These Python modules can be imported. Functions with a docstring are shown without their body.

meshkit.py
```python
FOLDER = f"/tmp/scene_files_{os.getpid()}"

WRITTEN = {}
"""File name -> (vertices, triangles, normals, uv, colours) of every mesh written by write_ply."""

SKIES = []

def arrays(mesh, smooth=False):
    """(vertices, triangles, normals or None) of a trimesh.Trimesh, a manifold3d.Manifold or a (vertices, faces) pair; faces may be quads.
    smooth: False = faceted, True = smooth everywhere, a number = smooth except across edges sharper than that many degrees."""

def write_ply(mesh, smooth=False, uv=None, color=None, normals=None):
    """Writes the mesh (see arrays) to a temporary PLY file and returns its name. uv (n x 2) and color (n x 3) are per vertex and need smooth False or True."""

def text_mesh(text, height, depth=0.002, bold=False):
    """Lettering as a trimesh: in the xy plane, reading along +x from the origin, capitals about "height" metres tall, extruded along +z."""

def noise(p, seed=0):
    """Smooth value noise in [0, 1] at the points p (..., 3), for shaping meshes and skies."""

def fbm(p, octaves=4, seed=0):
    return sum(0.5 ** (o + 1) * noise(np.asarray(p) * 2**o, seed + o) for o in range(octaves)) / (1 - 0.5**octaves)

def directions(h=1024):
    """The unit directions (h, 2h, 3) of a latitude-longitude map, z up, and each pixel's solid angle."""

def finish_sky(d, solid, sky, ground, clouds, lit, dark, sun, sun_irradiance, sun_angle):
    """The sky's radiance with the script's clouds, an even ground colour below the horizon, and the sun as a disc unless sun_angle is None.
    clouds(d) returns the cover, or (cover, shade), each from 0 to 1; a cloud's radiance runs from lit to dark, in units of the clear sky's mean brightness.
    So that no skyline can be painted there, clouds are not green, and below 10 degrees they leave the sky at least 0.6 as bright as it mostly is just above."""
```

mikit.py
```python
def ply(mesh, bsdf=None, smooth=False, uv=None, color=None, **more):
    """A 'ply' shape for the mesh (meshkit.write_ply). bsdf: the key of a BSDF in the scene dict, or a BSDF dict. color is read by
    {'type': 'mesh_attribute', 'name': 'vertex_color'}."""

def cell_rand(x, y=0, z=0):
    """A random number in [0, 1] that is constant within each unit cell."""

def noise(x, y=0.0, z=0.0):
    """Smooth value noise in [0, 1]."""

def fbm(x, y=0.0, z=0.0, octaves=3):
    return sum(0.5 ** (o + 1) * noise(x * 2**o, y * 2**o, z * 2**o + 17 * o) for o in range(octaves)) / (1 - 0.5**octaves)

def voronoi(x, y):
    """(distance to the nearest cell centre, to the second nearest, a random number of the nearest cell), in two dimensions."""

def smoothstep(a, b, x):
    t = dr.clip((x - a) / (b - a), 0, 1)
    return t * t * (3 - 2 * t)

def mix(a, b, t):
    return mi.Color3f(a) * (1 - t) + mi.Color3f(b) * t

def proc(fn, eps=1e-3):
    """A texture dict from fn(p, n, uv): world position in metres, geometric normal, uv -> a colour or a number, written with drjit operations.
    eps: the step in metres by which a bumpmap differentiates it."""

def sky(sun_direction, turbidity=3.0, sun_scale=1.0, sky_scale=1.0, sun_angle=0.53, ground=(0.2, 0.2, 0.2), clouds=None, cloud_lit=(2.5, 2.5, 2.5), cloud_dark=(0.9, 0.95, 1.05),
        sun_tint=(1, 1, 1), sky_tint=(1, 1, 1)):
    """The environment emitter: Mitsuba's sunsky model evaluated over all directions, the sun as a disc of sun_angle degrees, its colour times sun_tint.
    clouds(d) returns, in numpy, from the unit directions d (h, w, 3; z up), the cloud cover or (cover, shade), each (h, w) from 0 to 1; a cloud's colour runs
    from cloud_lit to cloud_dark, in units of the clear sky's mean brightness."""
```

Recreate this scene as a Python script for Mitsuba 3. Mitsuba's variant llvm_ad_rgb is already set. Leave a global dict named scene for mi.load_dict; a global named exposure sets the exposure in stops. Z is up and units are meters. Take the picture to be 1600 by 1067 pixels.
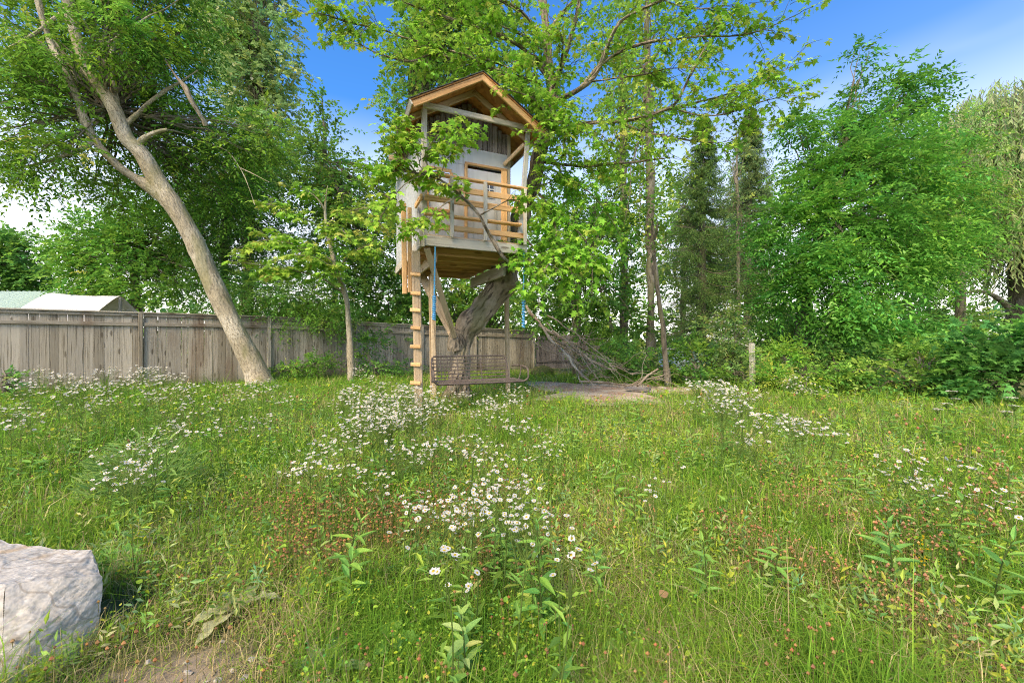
import math
import numpy as np, trimesh, drjit as dr, mitsuba as mi
import mikit, meshkit
from mikit import proc, noise, fbm, voronoi, cell_rand, smoothstep, mix

# ------------------------------------------------------------------ camera, sky, exposure
F, H = 640.0, 1.15                       # focal length in photo pixels (1600 wide), eye height
scene, labels = {}, {}
TF = mi.ScalarTransform4f
scene['camera'] = {'type': 'perspective', 'fov': 2 * math.degrees(math.atan(800 / F)), 'fov_axis': 'x', 'near_clip': 0.05, 'far_clip': 3000.0,
                   'to_world': TF().look_at(origin=[0, 0, H], target=[0, 1, H], up=[0, 0, 1])}


def clouds(d):
    el = np.degrees(np.arcsin(np.clip(d[..., 2], -1, 1)))
    q = d / np.maximum(d[..., 2:], 0.06)
    w = meshkit.fbm(np.stack([q[..., 0] * 0.9, q[..., 1] * 0.9 + 0.5 * q[..., 0], 0 * q[..., 0]], -1), 5, 7)
    veil = np.clip((29 - el) / 26, 0, 1) ** 1.15
    return np.clip(veil * 0.97 + np.clip((w - 0.57) * 0.6, 0, 0.05) * np.clip((36 - el) / 12, 0, 1), 0, 0.98)


scene['sky'] = mikit.sky((-0.32, -0.70, 0.70), turbidity=3, sun_scale=0.28, sun_angle=32.0, sky_scale=0.58, clouds=clouds, cloud_lit=(4.2, 4.0, 3.75),
                         sky_tint=(0.36, 0.68, 1.05), sun_tint=(1.0, 0.95, 0.84), ground=(0.10, 0.15, 0.05))
exposure = 3.95

# ------------------------------------------------------------------ helpers
R = np.random.default_rng(11)


def A(*x): return np.array(x, float)


def P(u, v, Y):                          # photo measurement at a given distance -> metres
    return np.array([(u - 800) / F * Y, Y, H + (533.5 - v) / F * Y])


def nrm(a): return a / np.maximum(np.linalg.norm(a, axis=-1, keepdims=True), 1e-9)


def gz(x, y):                            # height of the ground
    x, y = np.asarray(x, float), np.asarray(y, float)
    p = np.stack([x * 0.35, y * 0.35, 0 * x], -1)
    return 0.10 * (meshkit.noise(p, 3) - 0.5) - 0.13 * np.clip((y - 12) / 8, 0, 1.5)


class MB:
    """Collects vertices, triangles, uv and colours of one mesh."""

    def __init__(s): s.v, s.f, s.u, s.c, s.n = [], [], [], [], 0

    def add(s, v, f, uv=None, c=(1, 1, 1)):
        v = np.asarray(v, float)
        s.v.append(v); s.f.append(np.asarray(f, int) + s.n); s.n += len(v)
        s.u.append(np.zeros((len(v), 2)) if uv is None else np.asarray(uv, float))
        s.c.append(np.broadcast_to(np.asarray(c, float), (len(v), 3)))

    def shape(s, bsdf, smooth=False, color=False):
        return mikit.ply((np.vstack(s.v), np.vstack(s.f)), bsdf, smooth, uv=np.vstack(s.u), color=np.vstack(s.c) if color else None)


taken = set()


def numbered(k):
    j, key = 0, k
    while key in taken:
        j += 1
        key = f'{k}_{j:03d}'
    taken.add(key)
    return key


def thing(name, label, cat, group=None, kind=None):
    k = numbered(name)
    d = {'label': label}
    if cat: d['category'] = cat
    if group: d['group'] = group
    if kind: d['kind'] = kind
    labels[k] = d
    return k


def part(parent, name, shape, label=None, kind=None):
    k = numbered(parent + '__' + name)
    scene[k] = shape
    if label or kind: labels[k] = {a: b for a, b in (('label', label), ('kind', kind)) if b}
    return k


_id = [0]


def board(mb, p0, p1, w, t, wdir, jit=0.0, rng=R):
    """A plank from p0 to p1, w wide along wdir, t thick, with chamfered long edges; uv in metres for the grain."""
    p0, p1 = np.asarray(p0, float), np.asarray(p1, float)
    a = nrm(p1 - p0); L = np.linalg.norm(p1 - p0)
    b = np.asarray(wdir, float); b = nrm(b - a * (b @ a)); c = np.cross(a, b)
    _id[0] += 1
    ch = min(w, t) * 0.16
    hw, ht = w / 2, t / 2
    ring = [(-hw + ch, -ht), (hw - ch, -ht), (hw, -ht + ch), (hw, ht - ch), (hw - ch, ht), (-hw + ch, ht), (-hw, ht - ch), (-hw, -ht + ch)]
    v, f, uv = [], [], []
    wob = rng.normal(0, jit, (2, 2)) if jit else np.zeros((2, 2))
    per = 0.0
    for i in range(8):
        q0, q1 = ring[i], ring[(i + 1) % 8]
        l = math.hypot(q1[0] - q0[0], q1[1] - q0[1])
        k = len(v)
        for e, (pp, y) in enumerate(((p0, 0), (p1, L))):
            for q, x in ((q0, per), (q1, per + l)):
                v.append(pp + b * (q[0] + wob[e, 0]) + c * (q[1] + wob[e, 1])); uv.append((_id[0] * 10 + 2 + x, y))
        f += [[k, k + 1, k + 3], [k, k + 3, k + 2]]
        per += l
    for e, (pp, y) in enumerate(((p0, 0), (p1, L))):
        k = len(v)
        for q in ring:
            v.append(pp + b * (q[0] + wob[e, 0]) + c * (q[1] + wob[e, 1])); uv.append((_id[0] * 10 + 2 + q[0], y + q[1]))
        tri = [[k, k + i, k + i + 1] for i in range(1, 7)]
        f += [t_[::-1] for t_ in tri] if e == 0 else tri
    v = np.array(v); f = np.array(f)
    m = trimesh.Trimesh(v, f, process=False)
    cen = v.mean(0)
    out = ((m.triangles_center - cen) * m.face_normals).sum(1) < 0
    f[out] = f[out][:, ::-1]
    mb.add(v, f, np.array(uv))


def one_board(*a, bsdf='wood_fence', **k):
    mb = MB(); board(mb, *a, **k)
    return mb.shape(bsdf)


def spline(pts, n):
    pts = np.asarray(pts, float); k = len(pts)
    s = np.concatenate([[0], np.cumsum(np.linalg.norm(np.diff(pts[:, :3], axis=0), axis=1))])
    t = np.linspace(0, s[-1], n)
    from scipy.interpolate import PchipInterpolator
    return PchipInterpolator(s, pts)(t)


def tubes(mb, Ps, rs, sides=4, c=(1, 1, 1), cap=True):
    """n tubes of k points each: Ps (n,k,3), rs (n,k)."""
    Ps = np.asarray(Ps, float); n, k, _ = Ps.shape
    rs = np.broadcast_to(rs, (n, k))
    t = nrm(np.gradient(Ps, axis=1))
    ref = np.where(np.abs(t[:, :1, 2:]).mean(1, keepdims=True) < 0.8, A(0, 0, 1), A(1, 0, 0))
    a = nrm(np.cross(t, np.broadcast_to(ref, t.shape))); b = np.cross(t, a)
    ang = np.arange(sides + 1) * 2 * np.pi / sides
    V = Ps[:, :, None] + rs[:, :, None, None] * (np.cos(ang)[:, None] * a[:, :, None] + np.sin(ang)[:, None] * b[:, :, None])
    ln = np.concatenate([np.zeros((n, 1)), np.cumsum(np.linalg.norm(np.diff(Ps, axis=1), axis=-1), 1)], 1)
    U = np.stack([np.broadcast_to(ang / (2 * np.pi), (n, k, sides + 1)), np.broadcast_to(ln[:, :, None], (n, k, sides + 1))], -1)
    s1 = sides + 1
    i, j = np.meshgrid(np.arange(k - 1), np.arange(sides), indexing='ij')
    q = np.stack([i * s1 + j, i * s1 + j + 1, (i + 1) * s1 + j + 1, (i + 1) * s1 + j], -1).reshape(-1, 4)
    f = np.vstack([q[:, [0, 1, 2]], q[:, [0, 2, 3]]])
    Fq = (f[None] + (np.arange(n) * k * s1)[:, None, None]).reshape(-1, 3)
    c = np.asarray(c, float)
    if c.ndim == 2: c = np.repeat(c, k * s1, 0)
    mb.add(V.reshape(-1, 3), Fq, U.reshape(-1, 2), c)


def limb(mb, pts, radii, sides=12, seg=0.12, bump=0.06, seed=0, c=(1, 1, 1), kink=0.0):
    """One trunk or limb: a smooth tapering tube with an uneven surface."""
    pts = np.asarray(pts, float)
    L = np.linalg.norm(np.diff(pts, axis=0), axis=1).sum()
    n = max(4, int(L / seg))
    q = spline(np.column_stack([pts, radii]), n)
    p, r = q[:, :3], q[:, 3]
    if kink:
        w = np.stack([meshkit.noise(np.column_stack([np.arange(n) * seg * 2.2, np.full(n, seed + 7.7 * k), np.full(n, 3.1)]), 5) - 0.5 for k in range(3)], 1)
        p = p + w * kink * np.clip(np.arange(n) / 4, 0, 1)[:, None]
    t = nrm(np.gradient(p, axis=0))
    a = nrm(np.cross(t[0], A(0.3, 1, 0.1)))
    fr = []
    for i in range(n):
        a = nrm(a - t[i] * (a @ t[i])); fr.append(a)
    a = np.array(fr); b = np.cross(t, a)
    ang = np.arange(sides + 1) * 2 * np.pi / sides
    ring = np.cos(ang)[:, None] * a[:, None] + np.sin(ang)[:, None] * b[:, None]
    base = p[:, None] + ring * r[:, None, None]
    h = meshkit.fbm(np.concatenate([base * A(2.2, 2.2, 1.3)], -1), 3, seed) - 0.5
    base = base + ring * (h * 2 * bump * np.maximum(r, 0.02)[:, None] * 2.5)[..., None]
    s = np.concatenate([[0], np.cumsum(np.linalg.norm(np.diff(p, axis=0), axis=1))])
    rm = float(np.mean(r))
    U = np.stack([np.broadcast_to(ang * rm, (n, sides + 1)) + seed * 3.7, np.broadcast_to(s[:, None], (n, sides + 1))], -1)
    s1 = sides + 1
    i, j = np.meshgrid(np.arange(n - 1), np.arange(sides), indexing='ij')
    qd = np.stack([i * s1 + j, i * s1 + j + 1, (i + 1) * s1 + j + 1, (i + 1) * s1 + j], -1).reshape(-1, 4)
    f = np.vstack([qd[:, [0, 1, 2]], qd[:, [0, 2, 3]]])
    V = base.reshape(-1, 3); Uf = U.reshape(-1, 2)
    tip = len(V)
    V = np.vstack([V, p[-1] + t[-1] * r[-1] * 0.6]); Uf = np.vstack([Uf, Uf[-1]])
    f = np.vstack([f, [[(n - 1) * s1 + jj, (n - 1) * s1 + jj + 1, tip] for jj in range(sides)]])
    mb.add(V, f, Uf, c)


LANCE = (A([0, 0, 0], [.4, .5, .08], [1, 0, -.06], [.4, -.5, .08]), np.array([[0, 2, 1], [0, 3, 2]]))
LEAF = (A([0, 0, 0], [.22, .42, .05], [.6, .40, .04], [1, 0, -.1], [.6, -.40, .04], [.22, -.42, .05]), np.array([[0, 3, 2], [0, 2, 1], [0, 4, 3], [0, 5, 4]]))
MAPLE = (A([.3, 0, 0], [0, 0, 0], [.0, .46, -.07], [.28, .24, .02], [.66, .54, -.07], [.6, .2, .02], [1, 0, -.09], [.6, -.2, .02], [.66, -.54, -.07], [.28, -.24, .02], [.0, -.46, -.07]),
         np.array([[0, i + 1, i] for i in range(1, 10)] + [[0, 1, 10]]))
DOCK = (A([0, 0, 0], [.12, .25, .04], [.3, .5, .07], [.5, .46, .07], [.7, .34, .04], [.88, .16, 0], [1, 0, -.06], [.88, -.16, 0], [.7, -.34, .04], [.5, -.46, .07], [.3, -.5, .07], [.12, -.25, .04], [.5, 0, -.03]),
        np.array([[12, (i + 1) % 12, i] for i in range(12)]))


def leaves(mb, pos, axis, normal, length, wr, tmpl, col):
    tv, tf = tmpl
    n = len(pos)
    a = nrm(axis); b = nrm(np.cross(normal, a)); c = np.cross(a, b)
    L = np.broadcast_to(length, (n,))[:, None, None]
    V = pos[:, None] + L * (a[:, None] * tv[None, :, :1] + b[:, None] * tv[None, :, 1:2] * wr + c[:, None] * tv[None, :, 2:])
    Fc = (tf[None] + (np.arange(n) * len(tv))[:, None, None]).reshape(-1, 3)
    mb.add(V.reshape(-1, 3), Fc, None, np.repeat(col, len(tv), 0))


def tint(base, n, rng, spread=0.22, yellow=0.15):
    base = np.asarray(base, float)
    k = np.exp(rng.normal(0, spread, (n, 1)))
    y = rng.normal(0, yellow, (n, 1))
    return np.clip(base * A(3.3, 3.15, 2.7) * k * np.concatenate([1 + y, 1 + 0.35 * y, 1 - 0.5 * y], 1), 0.005, 0.6)


def sprays(mb, pos, axis, L, k, leaf_len, wr, tmpl, base, rng, droop=0.25, yellow=0.12, fold=0.5, twig=0.0, bark=(.10, .085, .06), spread=.22):
    """Twigs at pos along axis with k leaves each."""
    n = len(pos)
    if not n: return
    axis = nrm(axis); up = A(0, 0, 1)
    t = (np.arange(k) + 0.7) / k
    L = np.broadcast_to(L, (n,))
    side = nrm(np.cross(axis, up) + rng.normal(0, 0.25, (n, 3)))
    nor = nrm(np.cross(side, axis)); nor = np.where(nor[:, 2:] < 0, -nor, nor)
    p = pos[:, None] + axis[:, None] * (L[:, None] * t[None])[..., None]
    p = p - up * (droop * L[:, None] * t[None] ** 2)[..., None]
    if twig:
        kk = np.linspace(0, 1, 4)
        tp = pos[:, None] + axis[:, None] * (L[:, None] * kk)[..., None] - up * (droop * L[:, None] * kk ** 2)[..., None]
        tubes(mb, tp, (twig * (1 - 0.7 * kk))[None], 3, bark)
    sg = np.where(np.arange(k) % 2 == 0, 1.0, -1.0)
    ax = axis[:, None] * (0.55 + 0.5 * (t[None, :, None] > 0.9)) + side[:, None] * sg[None, :, None] * (1 - 0.8 * (t[None, :, None] > 0.9)) + rng.normal(0, 0.28, (n, k, 3)) - up * fold * 0.6
    no = nor[:, None] + rng.normal(0, 0.35, (n, k, 3)) + up * 0.35
    col = np.repeat(tint(base, n, rng, spread, yellow)[:, None], k, 1) * np.exp(rng.normal(0, 0.12, (n, k, 1)))
    leaves(mb, p.reshape(-1, 3), ax.reshape(-1, 3), no.reshape(-1, 3), (leaf_len * np.exp(rng.normal(0, 0.22, n * k))), wr, tmpl, col.reshape(-1, 3))


def crown(mb, blobs, rng, dens, leaf_len, wr, tmpl, base, k=8, L=0.4, sub=None, droop=0.25, yellow=0.12, fold=0.5, twig=0.0, depth=1.0, wood=None, root=None):
    """Foliage of a crown built from ellipsoids (centre, radii): clumps round a shell, each a bunch of twigs."""
    for (cen, rad) in blobs:
        rad = np.asarray(rad, float)
        area = (rad[0] * rad[2] * 3.2 + rad[1] * (rad[0] + rad[2]) * 1.0)
        ns = max(6, int((sub or 1.0) * area * 5))
        d = nrm(rng.normal(size=(ns, 3)))
        rr = np.clip(rng.uniform(0, 1, (ns, 1)) ** 0.42, 0.25, 1) * rng.uniform(0.8, 1.12, (ns, 1))
        cc = cen + d * rr * rad
        n = max(12, int(area * dens))
        which = rng.integers(0, ns, n)
        cs = min(0.27 * float(np.mean(rad)), 0.34)
        off = rng.normal(0, 1, (n, 3)) * A(cs, cs, cs * 0.62)
        pos = cc[which] + off
        ax = nrm(pos - cen) * 0.8 + nrm(off) * 0.6 + rng.normal(0, 0.3, (n, 3))
        cb = np.exp(rng.normal(0, 0.20, (ns, 1)))
        hue = 1 + rng.normal(0, .12, (ns, 1)) * A(1, .2, -.6)
        for q in range(3):
            m = which % 3 == q
            sprays(mb, pos[m], ax[m], L * rng.uniform(0.6, 1.3, m.sum()), k, leaf_len, wr, tmpl, np.asarray(base) * (0.9, 1.0, 1.1)[q] * cb[which[m]] * hue[which[m]], rng, droop, yellow, fold, twig)
        if wood is not None and root is not None:
            r0 = np.asarray(root, float)
            m = rng.random(ns) < 0.5
            e = cc[m]
            s = np.linspace(0, 1, 6)[None, :, None]
            st = r0[None] + (cen - r0)[None] * rng.uniform(0.0, 0.5, (len(e), 1))
            path = st[:, None] * (1 - s) + e[:, None] * s + A(0, 0, 1) * (s * (1 - s)) * 0.5 + rng.normal(0, 0.05, (len(e), 6, 3))
            tubes(wood, path, np.linspace(1, 0.25, 6)[None] * 0.028, 4)


def B(u, v, ru, rv, Y, dep=0.8):
    return P(u, v, Y), (ru / F * Y, min(ru, rv * 1.4) / F * Y * dep, rv / F * Y)


# ------------------------------------------------------------------ materials
ATTR = {'type': 'mesh_attribute', 'name': 'vertex_color'}
scene['leaf'] = {'type': 'principledthin', 'base_color': ATTR, 'roughness': 0.5, 'diff_trans': 0.85, 'eta': 1.35}
scene['grass_blade'] = {'type': 'principledthin', 'base_color': ATTR, 'roughness': 0.6, 'diff_trans': 0.6, 'eta': 1.3}
scene['painted'] = {'type': 'twosided', 'bsdf': {'type': 'principled', 'base_color': ATTR, 'roughness': 0.55}}


def two(base, rough=0.8, bump=None, scale=1.0, spec=0.35):
    b = {'type': 'principled', 'base_color': base, 'roughness': rough, 'specular': spec}
    if bump is not None: b = {'type': 'bumpmap', 'arbitrary': bump, 'scale': scale, 'bsdf': b}
    return {'type': 'twosided', 'bsdf': b}


def wood_fn(pale, mid, dark, stain=(0.10, 0.11, 0.05), stain_z=None, contrast=1.0, knots=1.0):
    def fn(p, n, uv):
        cid = dr.floor(uv.x / 10)
        x, y = uv.x - cid * 10, uv.y
        r, r2 = cell_rand(cid, 1), cell_rand(cid, 2)
        wx = x + 0.012 * fbm(x * 9, y * 1.6 + cid * 3.1, 1)
        g = fbm(wx * 70, y * 1.8 + cid * 7.3, 2)
        fine = noise(wx * 260, y * 6, cid)
        k1, k2, kr = voronoi(x * 6 + cid * 1.7, y * 1.6 + cid * 2.3)
        knot = smoothstep(0.16, 0.08, k1) * dr.select(kr > 0.62, 1.0, 0.0) * knots
        c = mix(pale, mid, dr.clip(r * 0.9 + (g - 0.5) * 1.1 * contrast, 0, 1))
        c = mix(c, dark, dr.clip(smoothstep(0.56, 0.8, g) * 0.75 * contrast + knot * 0.85 + (fine - 0.5) * 0.25, 0, 1))
        c *= 0.74 + 0.5 * r2
        if stain_z is not None:
            c = mix(c, stain, smoothstep(stain_z, 0.0, p.z + 0.35 * (fbm(p.x * 5, p.y * 5, p.z * 1.5) - 0.5)) * 0.5)
            c = mix(c, (0.11, 0.06, 0.03), smoothstep(0.62, 0.78, fbm(p.x * 2.2, p.y * 2.2, p.z * 0.6 + 4)) * 0.45)
        return c
    return fn


scene['wood_fence'] = two(proc(wood_fn((0.36, 0.335, 0.28), (0.245, 0.22, 0.17), (0.11, 0.095, 0.07), stain_z=0.4)), 0.9)
scene['wood_grey'] = two(proc(wood_fn((0.56, 0.53, 0.45), (0.43, 0.39, 0.31), (0.22, 0.18, 0.13), contrast=0.7)), 0.85)
scene['wood_warm'] = two(proc(wood_fn((0.68, 0.43, 0.20), (0.56, 0.32, 0.125), (0.28, 0.14, 0.05), contrast=0.8)), 0.7)
scene['wood_tan'] = two(proc(wood_fn((0.56, 0.44, 0.29), (0.44, 0.32, 0.19), (0.24, 0.15, 0.08), contrast=0.8)), 0.8)
scene['wood_dark'] = two(proc(wood_fn((0.22, 0.20, 0.19), (0.12, 0.11, 0.105), (0.04, 0.036, 0.035))), 0.9)


def osb_fn(p, n, uv):
    cid = dr.floor(uv.x / 10)
    x, y = uv.x - cid * 10, uv.y
    a, b, r = voronoi(x * 16 + noise(y * 6, x * 6) * 1.5, y * 9)
    a2, b2, r2 = voronoi(x * 9 + 7, y * 18 + 3)
    return mix((0.56, 0.27, 0.09), (0.30, 0.125, 0.04), dr.clip(r * 0.7 + r2 * 0.5 - 0.1, 0, 1)) * (0.85 + 0.3 * noise(x * 3, y * 3))


scene['osb'] = two(proc(osb_fn), 0.75)


def white_fn(p, n, uv):
    s = fbm(p.x * 5, p.y * 5, p.z * 1.2)
    return mix(mix((0.47, 0.49, 0.50), (0.37, 0.38, 0.37), smoothstep(0.42, 0.75, s)), (0.24, 0.23, 0.17), smoothstep(0.60, 0.78, fbm(p.x * 16, p.y * 16, p.z * 0.9)) * 0.4) * (0.94 + 0.1 * noise(p.x * 40, p.y * 40, p.z * 6))


scene['white_paint'] = two(proc(white_fn), 0.5)
scene['shingle'] = two(proc(lambda p, n, uv: mix((0.045, 0.047, 0.05), (0.10, 0.10, 0.095), fbm(p.x * 30, p.y * 30, p.z * 30))), 0.95)
scene['metal'] = two(proc(lambda p, n, uv: mix((0.06, 0.045, 0.04), (0.16, 0.13, 0.11), fbm(p.x * 22, p.y * 22, p.z * 22))), 0.55)
scene['pane_glass'] = {'type': 'thindielectric'}


def bark_fn(pale, mid, dark, moss=None, fx=26.0, fy=5.0):
    def fn(p, n, uv):
        g = fbm(uv.x * fx + 1.5 * noise(uv.x * 6, uv.y * 3), uv.y * fy, 1)
        big = fbm(p.x * 2.1, p.y * 2.1, p.z * 1.3)
        c = mix(mid, pale, smoothstep(0.40, 0.72, big))
        c = mix(c, dark, smoothstep(0.46, 0.30, g) * 0.85)
        c *= 0.8 + 0.4 * noise(uv.x * 90, uv.y * 40)
        if moss is not None: c = mix(c, moss, smoothstep(0.52, 0.7, fbm(p.x * 3.1 + 5, p.y * 3.1, p.z * 1.1)) * 0.6)
        return c
    return fn


def bark_bump(p, n, uv): return fbm(uv.x * 30 + 2.5 * noise(uv.x * 7, uv.y * 5), uv.y * 7, 1, 2)


scene['bark_lean'] = two(proc(bark_fn((0.48, 0.44, 0.35), (0.34, 0.295, 0.205), (0.18, 0.15, 0.10), moss=(0.21, 0.20, 0.08), fx=70, fy=22)), 0.65, proc(bark_bump, 4e-3), 0.02, 0.5)
scene['bark_maple'] = two(proc(bark_fn((0.33, 0.28, 0.21), (0.22, 0.18, 0.13), (0.07, 0.056, 0.04), moss=(0.15, 0.15, 0.06), fx=42, fy=6)), 0.85, proc(bark_bump, 4e-3), 0.09)
scene['bark_far'] = two(proc(bark_fn((0.24, 0.22, 0.18), (0.16, 0.14, 0.10), (0.07, 0.06, 0.045), moss=(0.12, 0.13, 0.05))), 0.9)
scene['bark_dead'] = two(proc(bark_fn((0.44, 0.38, 0.29), (0.31, 0.245, 0.17), (0.14, 0.105, 0.07))), 0.9)


def ground_fn(p, n, uv):
    a = fbm(p.x * 0.8, p.y * 0.8, 0, 4)
    b = fbm(p.x * 14, p.y * 14, 1, 3)
    c = mix((0.055, 0.075, 0.02), (0.085, 0.10, 0.03), a)
    c = mix(c, (0.17, 0.135, 0.07), smoothstep(0.52, 0.75, b) * 0.6)
    bare = smoothstep(0.40, 0.10, dr.sqrt(dr.square(p.x + 1.15) + dr.square((p.y - 1.35) * 1.2)) + 0.3 * (b - 0.5))
    return mix(c, mix((0.34, 0.275, 0.19), (0.22, 0.17, 0.11), b), bare)


scene['lawn_soil'] = two(proc(ground_fn), 0.95)
scene['dirt'] = two(proc(lambda p, n, uv: mix(mix((0.31, 0.26, 0.195), (0.22, 0.14, 0.09), smoothstep(.35, .65, fbm(p.x * 2.2, p.y * 2.2, 0, 4))), (0.42, 0.37, 0.31), smoothstep(0.62, 0.8, noise(p.x * 40, p.y * 40)) * 0.6)), 0.95)


def rock_fn(p, n, uv):
    g = 0.6 * fbm(p.x * 8, p.y * 8, p.z * 11, 4) + 0.4 * noise(p.x * 75, p.y * 75, p.z * 75)
    c = mix((0.49, 0.46, 0.405), (0.38, 0.35, 0.295), smoothstep(0.35, 0.7, g))
    c = mix(c, (0.40, 0.27, 0.13), smoothstep(0.66, 0.8, fbm(p.x * 9 + 3, p.y * 9, p.z * 9, 3)) * 0.5)
    c = mix(c, (0.60, 0.58, 0.53), smoothstep(0.55, 0.8, fbm(p.x * 45, p.y * 45, p.z * 70)) * 0.6)
    c *= 0.85 + 0.3 * noise(p.x * 140, p.y * 140, p.z * 140)
    v1 = dr.abs(fbm(p.x * 5, p.y * 5 + 9, p.z * 3, 3) - 0.5)
    return mix(c, (0.22, 0.18, 0.13), smoothstep(0.014, 0.003, v1) * 0.5)


scene['limestone'] = two(proc(rock_fn), 0.85, proc(lambda p, n, uv: fbm(p.x * 30, p.y * 30, p.z * 42, 4), 3e-3), 0.016)

# ------------------------------------------------------------------ ground
def ground_mesh():
    r = np.concatenate([[0], np.geomspace(0.3, 30, 90), np.geomspace(36, 1500, 14)])
    a = np.linspace(0, 2 * np.pi, 145)[:-1]
    v = [A(0, 0, 0)]
    for q in r[1:]: v += [A(q * math.cos(t), q * math.sin(t), 0) for t in a]
    v = np.array(v); v[:, 2] = gz(v[:, 0], v[:, 1])
    n = len(a); f = [[0, 1 + j, 1 + (j + 1) % n] for j in range(n)]
    for i in range(len(r) - 2):
        for j in range(n):
            p, q = 1 + i * n + j, 1 + i * n + (j + 1) % n
            f += [[p, p + n, q + n], [p, q + n, q]]
    return v, np.array(f)


k = thing('lawn', 'overgrown lawn of the back garden', 'ground', kind='structure')
scene[k] = mikit.ply(ground_mesh(), 'lawn_soil', True)


def soil_edge(t):
    return 1 + 0.22 * np.sin(3 * t + 1) + 0.15 * np.sin(5 * t + 2.2) + 0.1 * np.sin(9 * t)


SOILC, SOILR = A(2.15, 9.3), A(1.75, 1.75)


def in_soil(x, y, grow=1.0):
    dx, dy = (x - SOILC[0]) / SOILR[0], (y - SOILC[1]) / SOILR[1]
    return np.hypot(dx, dy) < soil_edge(np.arctan2(dy, dx)) * grow


def soil_mesh():
    v, f, n, m = [], [], 72, 9
    for i in range(m + 1):
        for j in range(n):
            t = j * 2 * np.pi / n
            q = SOILC + SOILR * A(math.cos(t), math.sin(t)) * soil_edge(t) * i / m
            v.append([q[0], q[1], 0.012])
    v = np.array(v); v[:, 2] += gz(v[:, 0], v[:, 1]) + 0.05 * np.clip(meshkit.fbm(v * A(1.4, 1.4, 0), 3, 5) - 0.4, 0, 1) * (np.repeat(np.arange(m + 1), n) < m)
    for i in range(m):
        for j in range(n):
            a, b = i * n + j, i * n + (j + 1) % n
            f += [[a, a + n, b + n], [a, b + n, b]]
    return v, np.array(f)


k = thing('bare_soil', 'bare patch of grey and rust brown soil in front of the brush pile', 'soil', kind='structure')
scene[k] = mikit.ply(soil_mesh(), 'dirt', True)

# ------------------------------------------------------------------ fence
FA, FB = A(-11.5, 9.2), A(1.05, 19.1)
fd = nrm(FB - FA); fn_ = A(fd[1], -fd[0])            # along, and towards the garden
flen = np.linalg.norm(FB - FA)


def fpt(s, off, z):
    q = FA + fd * s + fn_ * off
    return A(q[0], q[1], z)


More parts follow.
